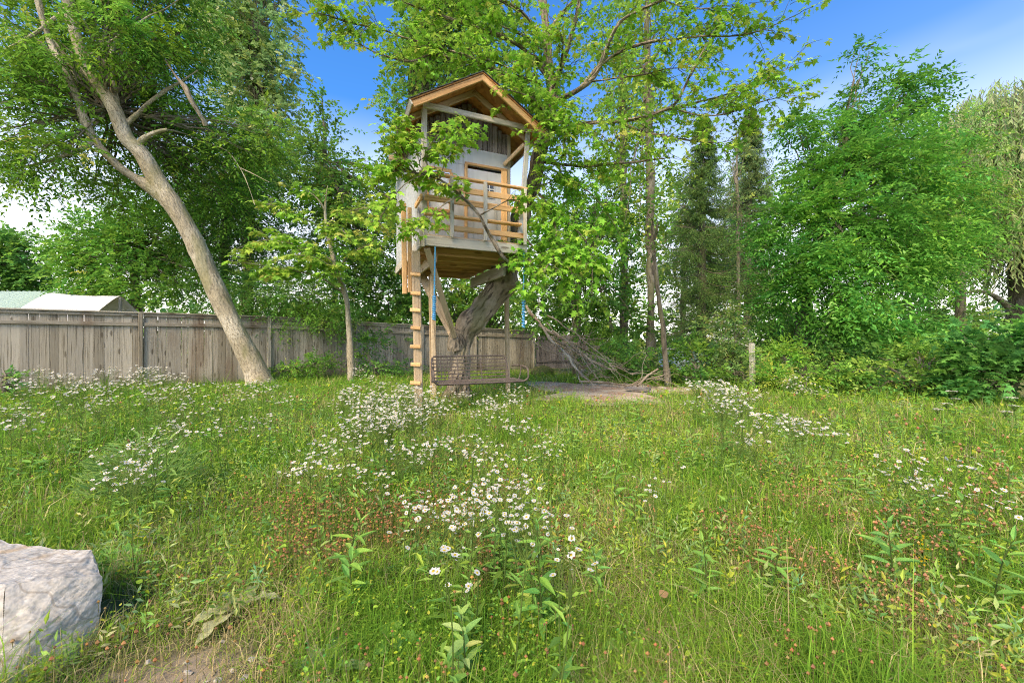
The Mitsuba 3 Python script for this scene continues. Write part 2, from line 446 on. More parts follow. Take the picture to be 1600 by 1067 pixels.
def ftop(s): return np.interp(s, [0, 5.3, 9, flen], [1.89, 1.90, 1.78, 1.645])
def fbase(s):
    q = FA + fd * s
    return float(gz(q[0], q[1]))


def fence():
    rng = np.random.default_rng(5)
    t = thing('wooden_fence', 'long weathered grey board fence with cap rail running behind the treehouse', 'fence')
    posts = [-3.0, -0.55, 2.35, 5.25, 7.85, 10.3, 12.7, flen - 0.06]
    for a, b in zip(posts[:-1], posts[1:]):
        za, zb = ftop(a), ftop(b)
        part(t, 'rail', one_board(fpt(a + .055, 0.032, za - 0.30), fpt(b - .055, 0.032, zb - 0.30), 0.09, 0.036, A(0, 0, 1), bsdf='wood_fence'))
        part(t, 'rail', one_board(fpt(a + .055, 0.028, za - 0.055), fpt(b - .055, 0.028, zb - 0.055), 0.085, 0.03, A(0, 0, 1), bsdf='wood_fence'))
        part(t, 'cap', one_board(fpt(a + .002, 0.01, za), fpt(b - .002, 0.01, zb), 0.14, 0.034, A(fn_[0], fn_[1], 0), bsdf='wood_fence'))
        s = a + 0.06
        while s < b - 0.06:
            w = min(rng.choice([0.135, 0.14, 0.165, 0.185, 0.19]), b - 0.056 - s)
            if w > 0.03:
                c = s + w / 2
                part(t, 'board', one_board(fpt(c, rng.normal(-0.012, 0.004), fbase(c) + rng.uniform(-.02, .04)), fpt(c + rng.normal(0, .003), rng.normal(-0.012, 0.003), ftop(c) - 0.02), w - rng.uniform(0.0015, 0.005), 0.019, A(fd[0], fd[1], 0), bsdf='wood_fence', rng=rng))
            s += w
    for s in posts:
        part(t, 'post', one_board(fpt(s, 0.03, fbase(s) - 0.1), fpt(s, 0.03, ftop(s) - 0.02), 0.10, 0.095, A(fd[0], fd[1], 0), bsdf='wood_fence'))
    t = thing('wooden_fence', 'short dark fence panel behind the heap of dead branches', 'fence')
    a, b = A(1.12, 19.2), A(4.6, 20.6)
    d = nrm(b - a); L = np.linalg.norm(b - a); n = int(L / 0.15)
    for i in range(n):
        q = a + d * (i + 0.5) * 0.15
        part(t, 'board', one_board(A(q[0], q[1], -0.2), A(q[0], q[1], 1.42 + rng.normal(0, .015)), 0.143, 0.02, A(d[0], d[1], 0), bsdf='wood_dark'))
    for z in (0.2, 1.3): part(t, 'rail', one_board(A(*(a - A(0, .03)), z), A(*(b - A(0, .03)), z), 0.09, 0.036, A(0, 0, 1), bsdf='wood_dark'))


fence()

# ------------------------------------------------------------------ sheds beyond the fence
def sheds():
    t = thing('garden_shed', 'shed with a pale green ribbed metal roof beyond the fence at far left', 'shed')
    x0, x1, y0, y1, ze, zr = -21.5, -15.6, 13.6, 17.0, 2.25, 3.02
    for (a, b) in (((x0, y0), (x1, y0)), ((x1, y0), (x1, y1)), ((x1, y1), (x0, y1)), ((x0, y1), (x0, y0))):
        part(t, 'wall', one_board(A(*a, 1.06), A(*b, 1.06), 2.4, 0.05, A(0, 0, 1), bsdf='wood_dark'))
    mb = MB()
    for s in (-1, 1):
        ym = (y0 + y1) / 2
        xs = np.arange(x0 - 0.15, x1 + 0.15, 0.05)
        hgt = 0.012 * (np.arange(len(xs)) % 4 < 2)
        ye = ym + s * ((y1 - y0) / 2 + 0.2)
        v = np.vstack([np.column_stack([xs, np.full(len(xs), ye), ze - 0.1 + hgt]), np.column_stack([xs, np.full(len(xs), ym), zr + hgt])])
        n = len(xs); f = [[i, i + 1, n + i + 1] for i in range(n - 1)] + [[i, n + i + 1, n + i] for i in range(n - 1)]
        mb.add(v, f, None, np.array([0.30, 0.40, 0.34]) * (0.85 + 0.3 * meshkit.fbm(v * 2, 3)[:, None]))
    part(t, 'roof', mb.shape('painted', False, True))
    t = thing('tarp_shelter', 'white tarpaulin stretched over a low frame just beyond the fence at left', 'shelter')
    c0, c1 = P(78, 457, 12.3), P(188, 462, 12.8)
    mb = MB(); nu, nv = 26, 14; v = []
    for j in range(nv + 1):
        for i in range(nu + 1):
            q = c0 + (c1 - c0) * i / nu
            s = j / nv * 2 - 1
            z = q[2] - abs(s) ** 1.2 * 0.85 - 0.04 * math.sin(i / nu * math.pi)
            v.append([q[0] - 0.12 * abs(s) * (1 if i == 0 else 0), q[1] + s * 1.0, z])
    v = np.array(v); v += (meshkit.fbm(v * 3.0, 3)[:, None] - 0.5) * A(0.02, 0.05, 0.05)
    f = []
    for j in range(nv):
        for i in range(nu):
            a = j * (nu + 1) + i
            f += [[a, a + 1, a + nu + 2], [a, a + nu + 2, a + nu + 1]]
    mb.add(v, f, None, (0.66, 0.67, 0.67))
    part(t, 'tarpaulin', mb.shape('painted', True, True))
    for q in (c0, c1):
        for s in (-1, 1):
            part(t, 'leg', one_board(A(q[0], q[1] + s * .95, -0.05), A(q[0], q[1] + s * .95, q[2] - 0.86), 0.07, 0.07, A(1, 0, 0), bsdf='wood_grey'))
        part(t, 'ridge_post', one_board(A(q[0], q[1], -0.05), A(q[0], q[1], q[2] - 0.06), 0.07, 0.07, A(1, 0, 0), bsdf='wood_grey'))


sheds()

# ------------------------------------------------------------------ treehouse
E1, E2 = A(0.918, 0.398, 0), A(-0.398, 0.918, 0)
TO = A(-1.37, 6.40, 0)


def tp(s, t, z): return TO + E1 * s + E2 * t + A(0, 0, z)


def treehouse():
    UP = A(0, 0, 1)
    T = thing('treehouse', 'wooden treehouse with pitched roof, white door and railed porch built in the maple', 'treehouse')
    W, D = 1.63, 3.0
    pb = lambda name, *a, bsdf='wood_grey', par=T, label=None, **k: part(par, name, one_board(*a, bsdf=bsdf, **k), label)
    # floor frame
    pb('fascia', tp(0, 0, 2.73), tp(W + .14, 0, 2.73), 0.16, 0.04, UP)
    pb('fascia', tp(-0.02, 0.022, 2.73), tp(-0.02, D, 2.73), 0.16, 0.04, UP)
    pb('fascia', tp(W, 0.022, 2.73), tp(W, D, 2.73), 0.16, 0.04, UP)
    pb('fascia', tp(0.002, D - .02, 2.73), tp(W - .022, D - .02, 2.73), 0.16, 0.04, UP)
    pb('corner_post', tp(-0.045, -0.03, 2.62), tp(-0.045, -0.03, 2.86), 0.085, 0.06, E1)
    for i in range(6):
        t = 0.42 + i * 0.46
        pb('joist', tp(0.002, t, 2.695), tp(W - .022, t, 2.695), 0.19, 0.045, UP, bsdf='wood_warm')
    n = 20
    for i in range(n):
        t = 0.0 + (D) * (i + .5) / n
        pb('deck_board', tp(0.0, t, 2.822), tp(W, t, 2.822), D / n - 0.006, 0.024, E2, bsdf='wood_tan')
    pb('support_beam', A(-0.138, 7.37, 2.44), A(-0.90, 9.10, 2.44), 0.22, 0.05, UP)
    pb('support_beam', tp(0.25, .3, 2.55), tp(0.25, 2.8, 2.55), 0.18, 0.045, UP, bsdf='wood_tan')
    # braces to the trunk
    pb('brace', P(667, 388, 6.48), P(710, 527, 7.95), 0.10, 0.045, E1, bsdf='wood_tan')
    pb('brace', P(652, 418, 8.6), P(712, 530, 8.1), 0.17, 0.05, A(1, 0, .5), bsdf='wood_tan')
    pb('brace', P(664, 440, 8.9), P(704, 520, 8.3), 0.12, 0.05, A(1, 0, .5), bsdf='wood_tan')
    pb('back_post', P(679, 632, 7.9), P(676, 428, 7.9), 0.085, 0.06, E1, bsdf='wood_tan')
    pb('back_post', P(675, 630, 8.05), P(672, 430, 8.05), 0.06, 0.05, E1, bsdf='wood_tan')
    pb('back_post', P(794, 618, 9.3), P(791, 428, 9.3), 0.09, 0.09, E1, bsdf='wood_tan')
    # house walls (panels)
    t0, zt = 0.50, 4.55
    zf = 2.836

    def panel(name, a, b, w, th, bsdf, par=T, label=None): return pb(name, a, b, w, th, UP, bsdf=bsdf, par=par, label=label)
    xd0, xd1, zd = 0.80, 1.585, 4.24
    wx0, wx1, wz0, wz1 = 0.14, 0.56, 3.38, 4.08
    # front wall pieces round door and window
    zc = lambda a, b: (a + b) / 2
    front = part(T, 'front_wall', one_board(tp(0, t0, zc(zd, zt)), tp(W, t0, zc(zd, zt)), zt - zd, 0.03, UP, bsdf='white_paint'), 'white painted front wall of the treehouse')
    def fw(s0, s1, z0, z1): part(front, 'panel', one_board(tp(s0, t0, zc(z0, z1)), tp(s1, t0, zc(z0, z1)), z1 - z0 - .002, 0.028, UP, bsdf='white_paint'))
    fw(0, wx0, zf, zd); fw(wx1, xd0, zf, zd); fw(wx0, wx1, zf, wz0); fw(wx0, wx1, wz1, zd); fw(xd1, W, zf, zd)
    # window
    w = part(T, 'window', one_board(tp(wx0 + .03, t0 + .012, zc(wz0, wz1)), tp(wx1 - .03, t0 + .012, zc(wz0, wz1)), wz1 - wz0 - .06, 0.004, UP, bsdf='white_glass'), 'brown framed window with bright white pane')
    for a, b, ww, wd in ((tp(wx0, t0 - .025, wz0), tp(wx1, t0 - .025, wz0), .06, UP), (tp(wx0, t0 - .025, wz1), tp(wx1, t0 - .025, wz1), .06, UP), (tp(wx0, t0 - .024, wz0 + .03), tp(wx0, t0 - .024, wz1 - .03), .06, E1), (tp(wx1, t0 - .024, wz0 + .03), tp(wx1, t0 - .024, wz1 - .03), .06, E1)):
        part(w, 'frame', one_board(a, b, ww, .03, wd, bsdf='wood_warm'))
    # door
    d0, d1 = xd0 + .045, xd1 - .10
    door = part(T, 'door', one_board(tp(d0, t0 - .006, zc(zf + .01, zd - .05)), tp(d1, t0 - .006, zc(zf + .01, zd - .05)), zd - zf - .07, 0.035, UP, bsdf='white_paint'), 'white door with a small dark window')
    gx0, gx1, gz0, gz1 = d0 + .32, d0 + .50, 3.72, 4.02
    part(door, 'pane', one_board(tp(gx0, t0 - .027, zc(gz0, gz1)), tp(gx1, t0 - .027, zc(gz0, gz1)), gz1 - gz0, 0.006, UP, bsdf='dark_glass'))
    for z in (gz0, zc(gz0, gz1), gz1): part(door, 'glazing_bar', one_board(tp(gx0 - .012, t0 - .034, z), tp(gx1 + .012, t0 - .034, z), 0.02, 0.01, UP, bsdf='white_paint'))
    for s in (gx0, zc(gx0, gx1), gx1): part(door, 'glazing_bar', one_board(tp(s, t0 - .036, gz0), tp(s, t0 - .036, gz1), 0.018, 0.01, E1, bsdf='white_paint'))
    for z0_, z1_ in ((2.95, 3.60),):
        for s in (d0 + .10, d1 - .10): part(door, 'stile_moulding', one_board(tp(s, t0 - .03, z0_), tp(s, t0 - .03, z1_), 0.025, 0.016, E1, bsdf='white_paint'))
        for z in (z0_, z1_): part(door, 'stile_moulding', one_board(tp(d0 + .1, t0 - .031, z), tp(d1 - .1, t0 - .031, z), 0.025, 0.016, UP, bsdf='white_paint'))
    mb = MB(); tubes(mb, [[tp(d0 + .05, t0 - .03, 3.52), tp(d0 + .05, t0 - .07, 3.52), tp(d0 + .05, t0 - .085, 3.52)]], [[.012, .014, .022]], 8)
    part(door, 'handle', mb.shape('metal', True))
    pb('door_frame', tp(xd0 + .02, t0 - .03, zf), tp(xd0 + .02, t0 - .03, zd), .05, .04, E1, bsdf='wood_warm')
    pb('door_frame', tp(xd1 - .045, t0 - .03, zf), tp(xd1 - .045, t0 - .03, zd), .11, .04, E1, bsdf='wood_warm')
    pb('door_frame', tp(xd0, t0 - .03, zd + .022), tp(xd1 + .01, t0 - .03, zd + .022), .045, .042, UP, bsdf='wood_warm')
    pb('corner_board', tp(W + .005, t0 - .02, zf), tp(W + .005, t0 - .02, 4.9), .06, .045, E1)
    # side and back walls
    panel('side_wall', tp(-.005, t0 + .02, zc(2.5, 4.95) + .16), tp(-.005, D, zc(2.5, 4.95) + .16), 2.12, 0.03, 'white_paint')
    panel('side_wall', tp(W + .001, t0 + .02, zc(2.836, 4.95)), tp(W + .001, D, zc(2.836, 4.95)), 2.11, 0.03, 'white_paint')
    panel('back_wall', tp(.012, D - .02, zc(2.836, 4.95)), tp(W - .016, D - .02, zc(2.836, 4.95)), 2.11, 0.03, 'white_paint')
    # gable of vertical weathered boards
    ridge_s, half = 0.815 + 0.06, 1.13
    zr, ze = 5.41, 4.72
    under = lambda s: zr - 0.02 - abs(s - ridge_s) * (zr - ze) / half
    s = 0.0; i = 0
    while s < W - .02:
        b = min(0.085 + 0.02 * ((i * 7) % 3) / 2, W - s)
        pb('gable_board', tp(s + b / 2, t0 + .002 + .004 * (i % 2), 4.552), tp(s + b / 2, t0 + .002 + .004 * (i % 2), under(s + b / 2) - .05), b - .012, .018, E1, bsdf='wood_dark')
        s += b; i += 1
    # roof
    tf, tb = -0.28, 2.75
    sl, sr = ridge_s - half, ridge_s + half
    for sgn, se in ((-1, sl), (1, sr)):
        slope = nrm(tp(se, 0, ze) - tp(ridge_s, 0, zr))
        nn = np.cross(slope, E2); nn = nn if nn[2] > 0 else -nn
        for k_, (ta, tb_) in enumerate(((tf, 0.93), (0.934, 2.15), (2.154, tb))):
            a, b = tp(ridge_s, ta, zr), tp(ridge_s, tb_, zr)
            mid0 = (tp(ridge_s, ta, zr) + tp(se, ta, ze)) / 2; mid1 = (tp(ridge_s, tb_, zr) + tp(se, tb_, ze)) / 2
            Lr = np.linalg.norm(tp(se, 0, ze) - tp(ridge_s, 0, zr))
            pb('roof_sheathing', mid0, mid1, Lr, 0.016, slope, bsdf='osb')
        rows = 9
        for r_ in range(rows):
            q = (r_ + .5) / rows
            for j in range(10):
                ta = tf - .02 + (tb - tf + .04) * j / 10; tb_ = tf - .02 + (tb - tf + .04) * (j + 1) / 10 - .006
                off = nn * (0.016 + 0.004 * ((j + r_) % 2))
                a = tp(ridge_s + (se - ridge_s) * q, ta, zr + (ze - zr) * q) + off
                b = tp(ridge_s + (se - ridge_s) * q, tb_, zr + (ze - zr) * q) + off
                pb('shingle', a, b, Lr / rows + .02, 0.008, slope + nn * .05, bsdf='shingle')
        # rafters on the front and back edges, and inner rafters
        for t_, nm, bs in ((tf + .03, 'barge_board', 'wood_warm'), (0.18, 'rafter', 'wood_tan'), (t0 + .55, 'rafter', 'wood_tan'), (1.7, 'rafter', 'wood_tan'), (tb - .03, 'barge_board', 'wood_warm')):
            a = tp(ridge_s + (se - ridge_s) * .012, t_, zr) - nn * .062; b = tp(se, t_, ze) - nn * .062
            pb(nm, a, b, 0.09, 0.038, nn, bsdf=bs)
        pb('eave_trim', tp(se, tf, ze) - nn * .03 + slope * .012, tp(se, tb, ze) - nn * .03 + slope * .012, .075, .02, nn, bsdf='wood_grey')
    # porch posts and beam
    pb('porch_beam', tp(-.02, .02, 4.86), tp(W + .27, .02, 4.86), .09, .045, UP)
    pb('porch_post', tp(.01, .06, 2.84), tp(.01, .06, 4.815), .085, .06, E1, bsdf='wood_grey')
    pb('porch_post', tp(W + .03, .07, 2.84), tp(W + .20, .07, 4.81), .085, .05, E1, bsdf='white_paint', label='leaning bluish white porch post at the right')
    pb('knee_brace', tp(W + .15, .12, 4.62), tp(W - .1, .45, 4.35), .07, .04, UP, bsdf='wood_tan')
    pb('plate_beam', tp(-.35, 1.55, 4.60), tp(.02, 1.55, 4.60), .09, .05, UP, bsdf='wood_tan')
    # railing
    for z, s0, bs, ww in ((3.77, -.08, 'wood_warm', .035), (3.585, .0, 'wood_warm', .095), (3.39, .0, 'wood_warm', .095), (2.955, .1, 'wood_warm', .09)):
        flat = ww < .05
        pb('rail', tp(s0, -.04, z), tp(W + .12, -.04, z), .09 if flat else ww, ww if flat else .035, E2 if flat else UP, bsdf=bs)
    pb('rail', tp(0, .0, 3.15), tp(W + .02, .0, 3.15), .12, .035, E2, bsdf='wood_warm')
    for s in (.42, .98): pb('baluster', tp(s, -.085, 2.80), tp(s, -.085, 3.76), .06, .045, E1)
    pb('baluster', tp(W + .07, -.085, 2.80), tp(W + .07, -.085, 3.75), .055, .045, E1)
    for z in (3.77, 3.4): pb('side_rail', tp(-.05, -.02, z), tp(-.05, t0 - .03, z), .085, .035, UP, bsdf='wood_warm')
    # ladder
    pb('ladder_stile', P(630.5, 318, 6.46), P(632.5, 459, 6.46), .075, .05, E1, bsdf='wood_warm')
    pb('ladder_stile', P(640, 325, 6.44), P(640.5, 457, 6.44), .06, .05, E1, bsdf='wood_warm')
    lp = pb('ladder_post', A(*P(655, 600, 6.40)[:2], -.1), P(649.5, 393, 6.40), .125, .09, E1, bsdf='wood_tan')
    for i, v in enumerate((428, 458, 484, 512, 541, 569, 598)):
        pb('rung', P(641 + (i % 2), v, 6.33), P(657, v + 1, 6.33), .055, .04, UP, bsdf='wood_warm', par=lp)


scene['white_glass'] = {'type': 'twosided', 'bsdf': {'type': 'principled', 'base_color': {'type': 'rgb', 'value': [0.62, 0.65, 0.65]}, 'roughness': 0.12, 'specular': 0.6}}
scene['dark_glass'] = {'type': 'twosided', 'bsdf': {'type': 'principled', 'base_color': {'type': 'rgb', 'value': [0.04, 0.045, 0.05]}, 'roughness': 0.06, 'specular': 0.7}}
treehouse()

# ------------------------------------------------------------------ swing seat and ropes
def swing():
    BO = tp(0.13, -0.02, 0); BO[2] = 0
    w, zs = 1.62, 0.47

    def q(s, t, z): return BO + E1 * s + E2 * t + A(0, 0, z)
    T = thing('swing_bench', 'brown metal two seat swing bench hanging under the treehouse platform', 'bench')

    def rod(name, pts, r=0.013, sides=8, n=14):
        mb = MB(); mb_p = spline(np.array(pts), n)
        tubes(mb, [mb_p], np.full((1, n), r), sides)
        return part(T, name, mb.shape('metal', True))
    x0, x1 = 0.10, w - 0.14
    # seat frame and slats
    for t in (0.0, 0.46): rod('seat_rail', [q(x0 - .02, t, zs), q(w / 2, t, zs - .005), q(x1 + .1, t, zs)], .02)
    for i in range(6):
        t = 0.05 + i * 0.075
        part(T, 'seat_slat', one_board(q(x0, t, zs + .022), q(x1 + .08, t, zs + .022), .045, .008, E2, bsdf='metal'))
    # back frame: rounded top corners
    zb, tb = zs + .42, .60
    rod('back_frame', [q(x0, .46, zs), q(x0, .55, zs + .3), q(x0 + .01, .585, zs + .385), q(x0 + .06, tb, zb), q(w / 2, tb, zb), q(x1 - .06, tb, zb), q(x1 - .01, .585, zs + .385), q(x1, .55, zs + .3), q(x1, .46, zs)], .015, n=40)
    for i in range(6):
        z = .06 + i * .06
        part(T, 'back_slat', one_board(q(x0 + .01, .46 + .3 * z, zs + z), q(x1 - .01, .46 + .3 * z, zs + z), .020, .006, A(0, 0, 1), bsdf='metal'))
    for i in range(6):
        s = x0 + .03 + i * .062
        rod('back_upright', [q(s, .455, zs), q(s, .535, zs + .25), q(s, .585, zb - .01)], .007, 6, 8)
    for s in (x0 + .45, x1 - .5): rod('back_upright', [q(s, .455, zs), q(s, .535, zs + .25), q(s, .585, zb - .01)], .009, 6, 8)
    for s, o in ((x0, -.10), (x1 + .08, .08)):
        rod('armrest', [q(s, .47, zs + .24), q(s + o * .4, .30, zs + .255), q(s + o, .08, zs + .24), q(s + o, -.03, zs + .19), q(s + o, -.05, zs + .08), q(s + o * .3, 0, zs)], .016, n=26)
        rod('arm_stay', [q(s, .2, zs), q(s + o * .5, .2, zs + .12), q(s + o * .6, .2, zs + .25)], .01)

    def rope(label, top, knot0, knot1, end):
        k = thing('swing_rope', label, 'rope')
        mb = MB()
        n = 40; p = np.linspace(top, knot0, n)
        ang = np.arange(n) * 1.3
        off = np.column_stack([np.cos(ang), np.sin(ang), 0 * ang]) * 0.006
        for s_ in (1, -1): tubes(mb, [p + s_ * off], np.full((1, n), .009), 6, (.10, .36, .62))
        part(k, 'cord', mb.shape('painted', True, True))
        mb = MB(); n = 60; s = np.linspace(0, 1, n); ang = s * 2 * np.pi * 11
        p = np.outer(1 - s, knot0) + np.outer(s, knot1)
        rr = .020 + .008 * np.sin(s * 9) ** 2
        tubes(mb, [p + np.column_stack([np.cos(ang) * rr, np.sin(ang) * rr, 0 * ang])], np.full((1, n), .012), 6, (.09, .34, .62))
        tubes(mb, [np.linspace(knot0, knot1, 8)], np.full((1, 8), .016), 6, (.11, .38, .64))
        part(k, 'wrapped_knot', mb.shape('painted', True, True))
        mb = MB(); n = 46; p = np.linspace(knot1, end, n)
        for i in range(n - 1):
            d = (p[i + 1] - p[i]) / 2; c = (p[i] + p[i + 1]) / 2
            a = nrm(np.cross(d, A(0, 1, .2))) if i % 2 else nrm(np.cross(d, A(1, 0.1, 0)))
            t = np.linspace(0, 2 * np.pi, 9)
            tubes(mb, [c + np.outer(np.cos(t), d * 1.25) + np.outer(np.sin(t), a * .010)], np.full((1, 9), .0032), 4)
        part(k, 'chain', mb.shape('metal', True))
    rope('blue rope with wrapped knot hanging at the left end of the swing bench', P(680, 386, 6.40), P(678.5, 462, 6.42), P(678, 500, 6.42), q(x0 - .02, .06, zs + .22))
    rope('blue rope with wrapped knot hanging at the right end of the swing bench', P(818.5, 396, 6.98), P(818, 462, 6.98), P(818, 512, 6.98), q(x1 + .10, .22, zs + .25))


swing()

# ------------------------------------------------------------------ the maple that holds the treehouse
MG = (0.102, 0.200, 0.026)


def grow(mbw, mbl, paths, rng, per_m, Ls, node, leaf, base, droop=0.5, start=0.2, wr=1.0, tmpl=MAPLE, updir=0.15, pair=2, yellow=.07, sub=1, flat=1.0, spread=.22):
    """Side twigs along limbs, leaves in pairs along the twigs and on stalks."""
    S, D, LL = [], [], []
    for pts, r0, r1 in paths:
        pts = np.asarray(pts, float)
        L = np.linalg.norm(np.diff(pts, axis=0), axis=1).sum()
        q = spline(pts, 40); t = nrm(np.gradient(q, axis=0))
        n = max(3, int(L * per_m))
        i = (start + (1 - start) * rng.random(n)) * 39
        i = np.clip(i.astype(int), 0, 39)
        pr = rng.normal(0, 1, (n, 3)); pr = nrm(pr - t[i] * (pr * t[i]).sum(1, keepdims=True)) * A(1, 1, 0.55)
        S.append(q[i]); D.append(nrm(t[i] * 0.6 + pr * 0.9 + A(0, 0, updir))); LL.append(Ls * rng.uniform(0.45, 1.25, n) * (1 - 0.45 * (i / 39)))
        S.append(q[-1:]); D.append(t[-1:]); LL.append(np.array([Ls * .6]))
    S, D, LL = np.vstack(S), np.vstack(D), np.concatenate(LL)
    if sub:                                 # twigs of the twigs
        m = len(S); rep = 2
        f = rng.uniform(.3, .9, (m, rep))
        s2 = (S[:, None] + D[:, None] * (LL[:, None] * f)[..., None] - A(0, 0, 1) * (droop * .4 * LL[:, None] * f ** 2)[..., None]).reshape(-1, 3)
        d2 = nrm((D[:, None] * .7 + rng.normal(0, .6, (m, rep, 3)) * A(1, 1, .5))).reshape(-1, 3)
        l2 = (LL[:, None] * rng.uniform(.3, .6, (m, rep))).reshape(-1)
        S, D, LL = np.vstack([S, s2]), np.vstack([D, d2]), np.concatenate([LL, l2])
    n = len(S); kk = np.linspace(0, 1, 6)
    wig = np.cumsum(rng.normal(0, .035, (n, 6, 3)), 1) * LL[:, None, None]; wig[:, 0] = 0
    path = S[:, None] + D[:, None] * (LL[:, None] * kk)[..., None] - A(0, 0, 1) * (droop * .4 * LL[:, None] * kk ** 2)[..., None] + wig
    tubes(mbw, path, (np.linspace(1, .3, 6)[None] * (0.004 + 0.006 * LL[:, None])), 3)
    kn = max(2, int(Ls / node))
    tt = (np.arange(kn) + .8) / kn
    up = A(0, 0, 1)
    pos = S[:, None] + D[:, None] * (LL[:, None] * tt)[..., None] - up * (droop * .4 * LL[:, None] * tt ** 2)[..., None]
    keep = rng.random((n, kn)) < np.clip(LL[:, None] / Ls * 1.1, .25, 1)
    cb = tint(base, n, rng, spread, yellow)
    for s in ((-1, 1) if pair == 2 else (1,)):
        side = nrm(np.cross(D, up))[:, None] * s + D[:, None] * .5 + rng.normal(0, .45, (n, kn, 3)) * A(1, 1, .4)
        st = nrm(side) * (leaf * .55)
        p = pos + st
        ax = nrm(side) - up * (0.55 + .3 * rng.random((n, kn, 1)))
        no = up * flat + rng.normal(0, .38, (n, kn, 3))
        col = cb[:, None] * np.exp(rng.normal(0, .13, (n, kn, 1)))
        m = keep
        leaves(mbl, p[m], ax[m], no[m], leaf * np.exp(rng.normal(0, .22, m.sum())), wr, tmpl, col[m])


def PL(*pts): return np.array([P(*p) for p in pts])


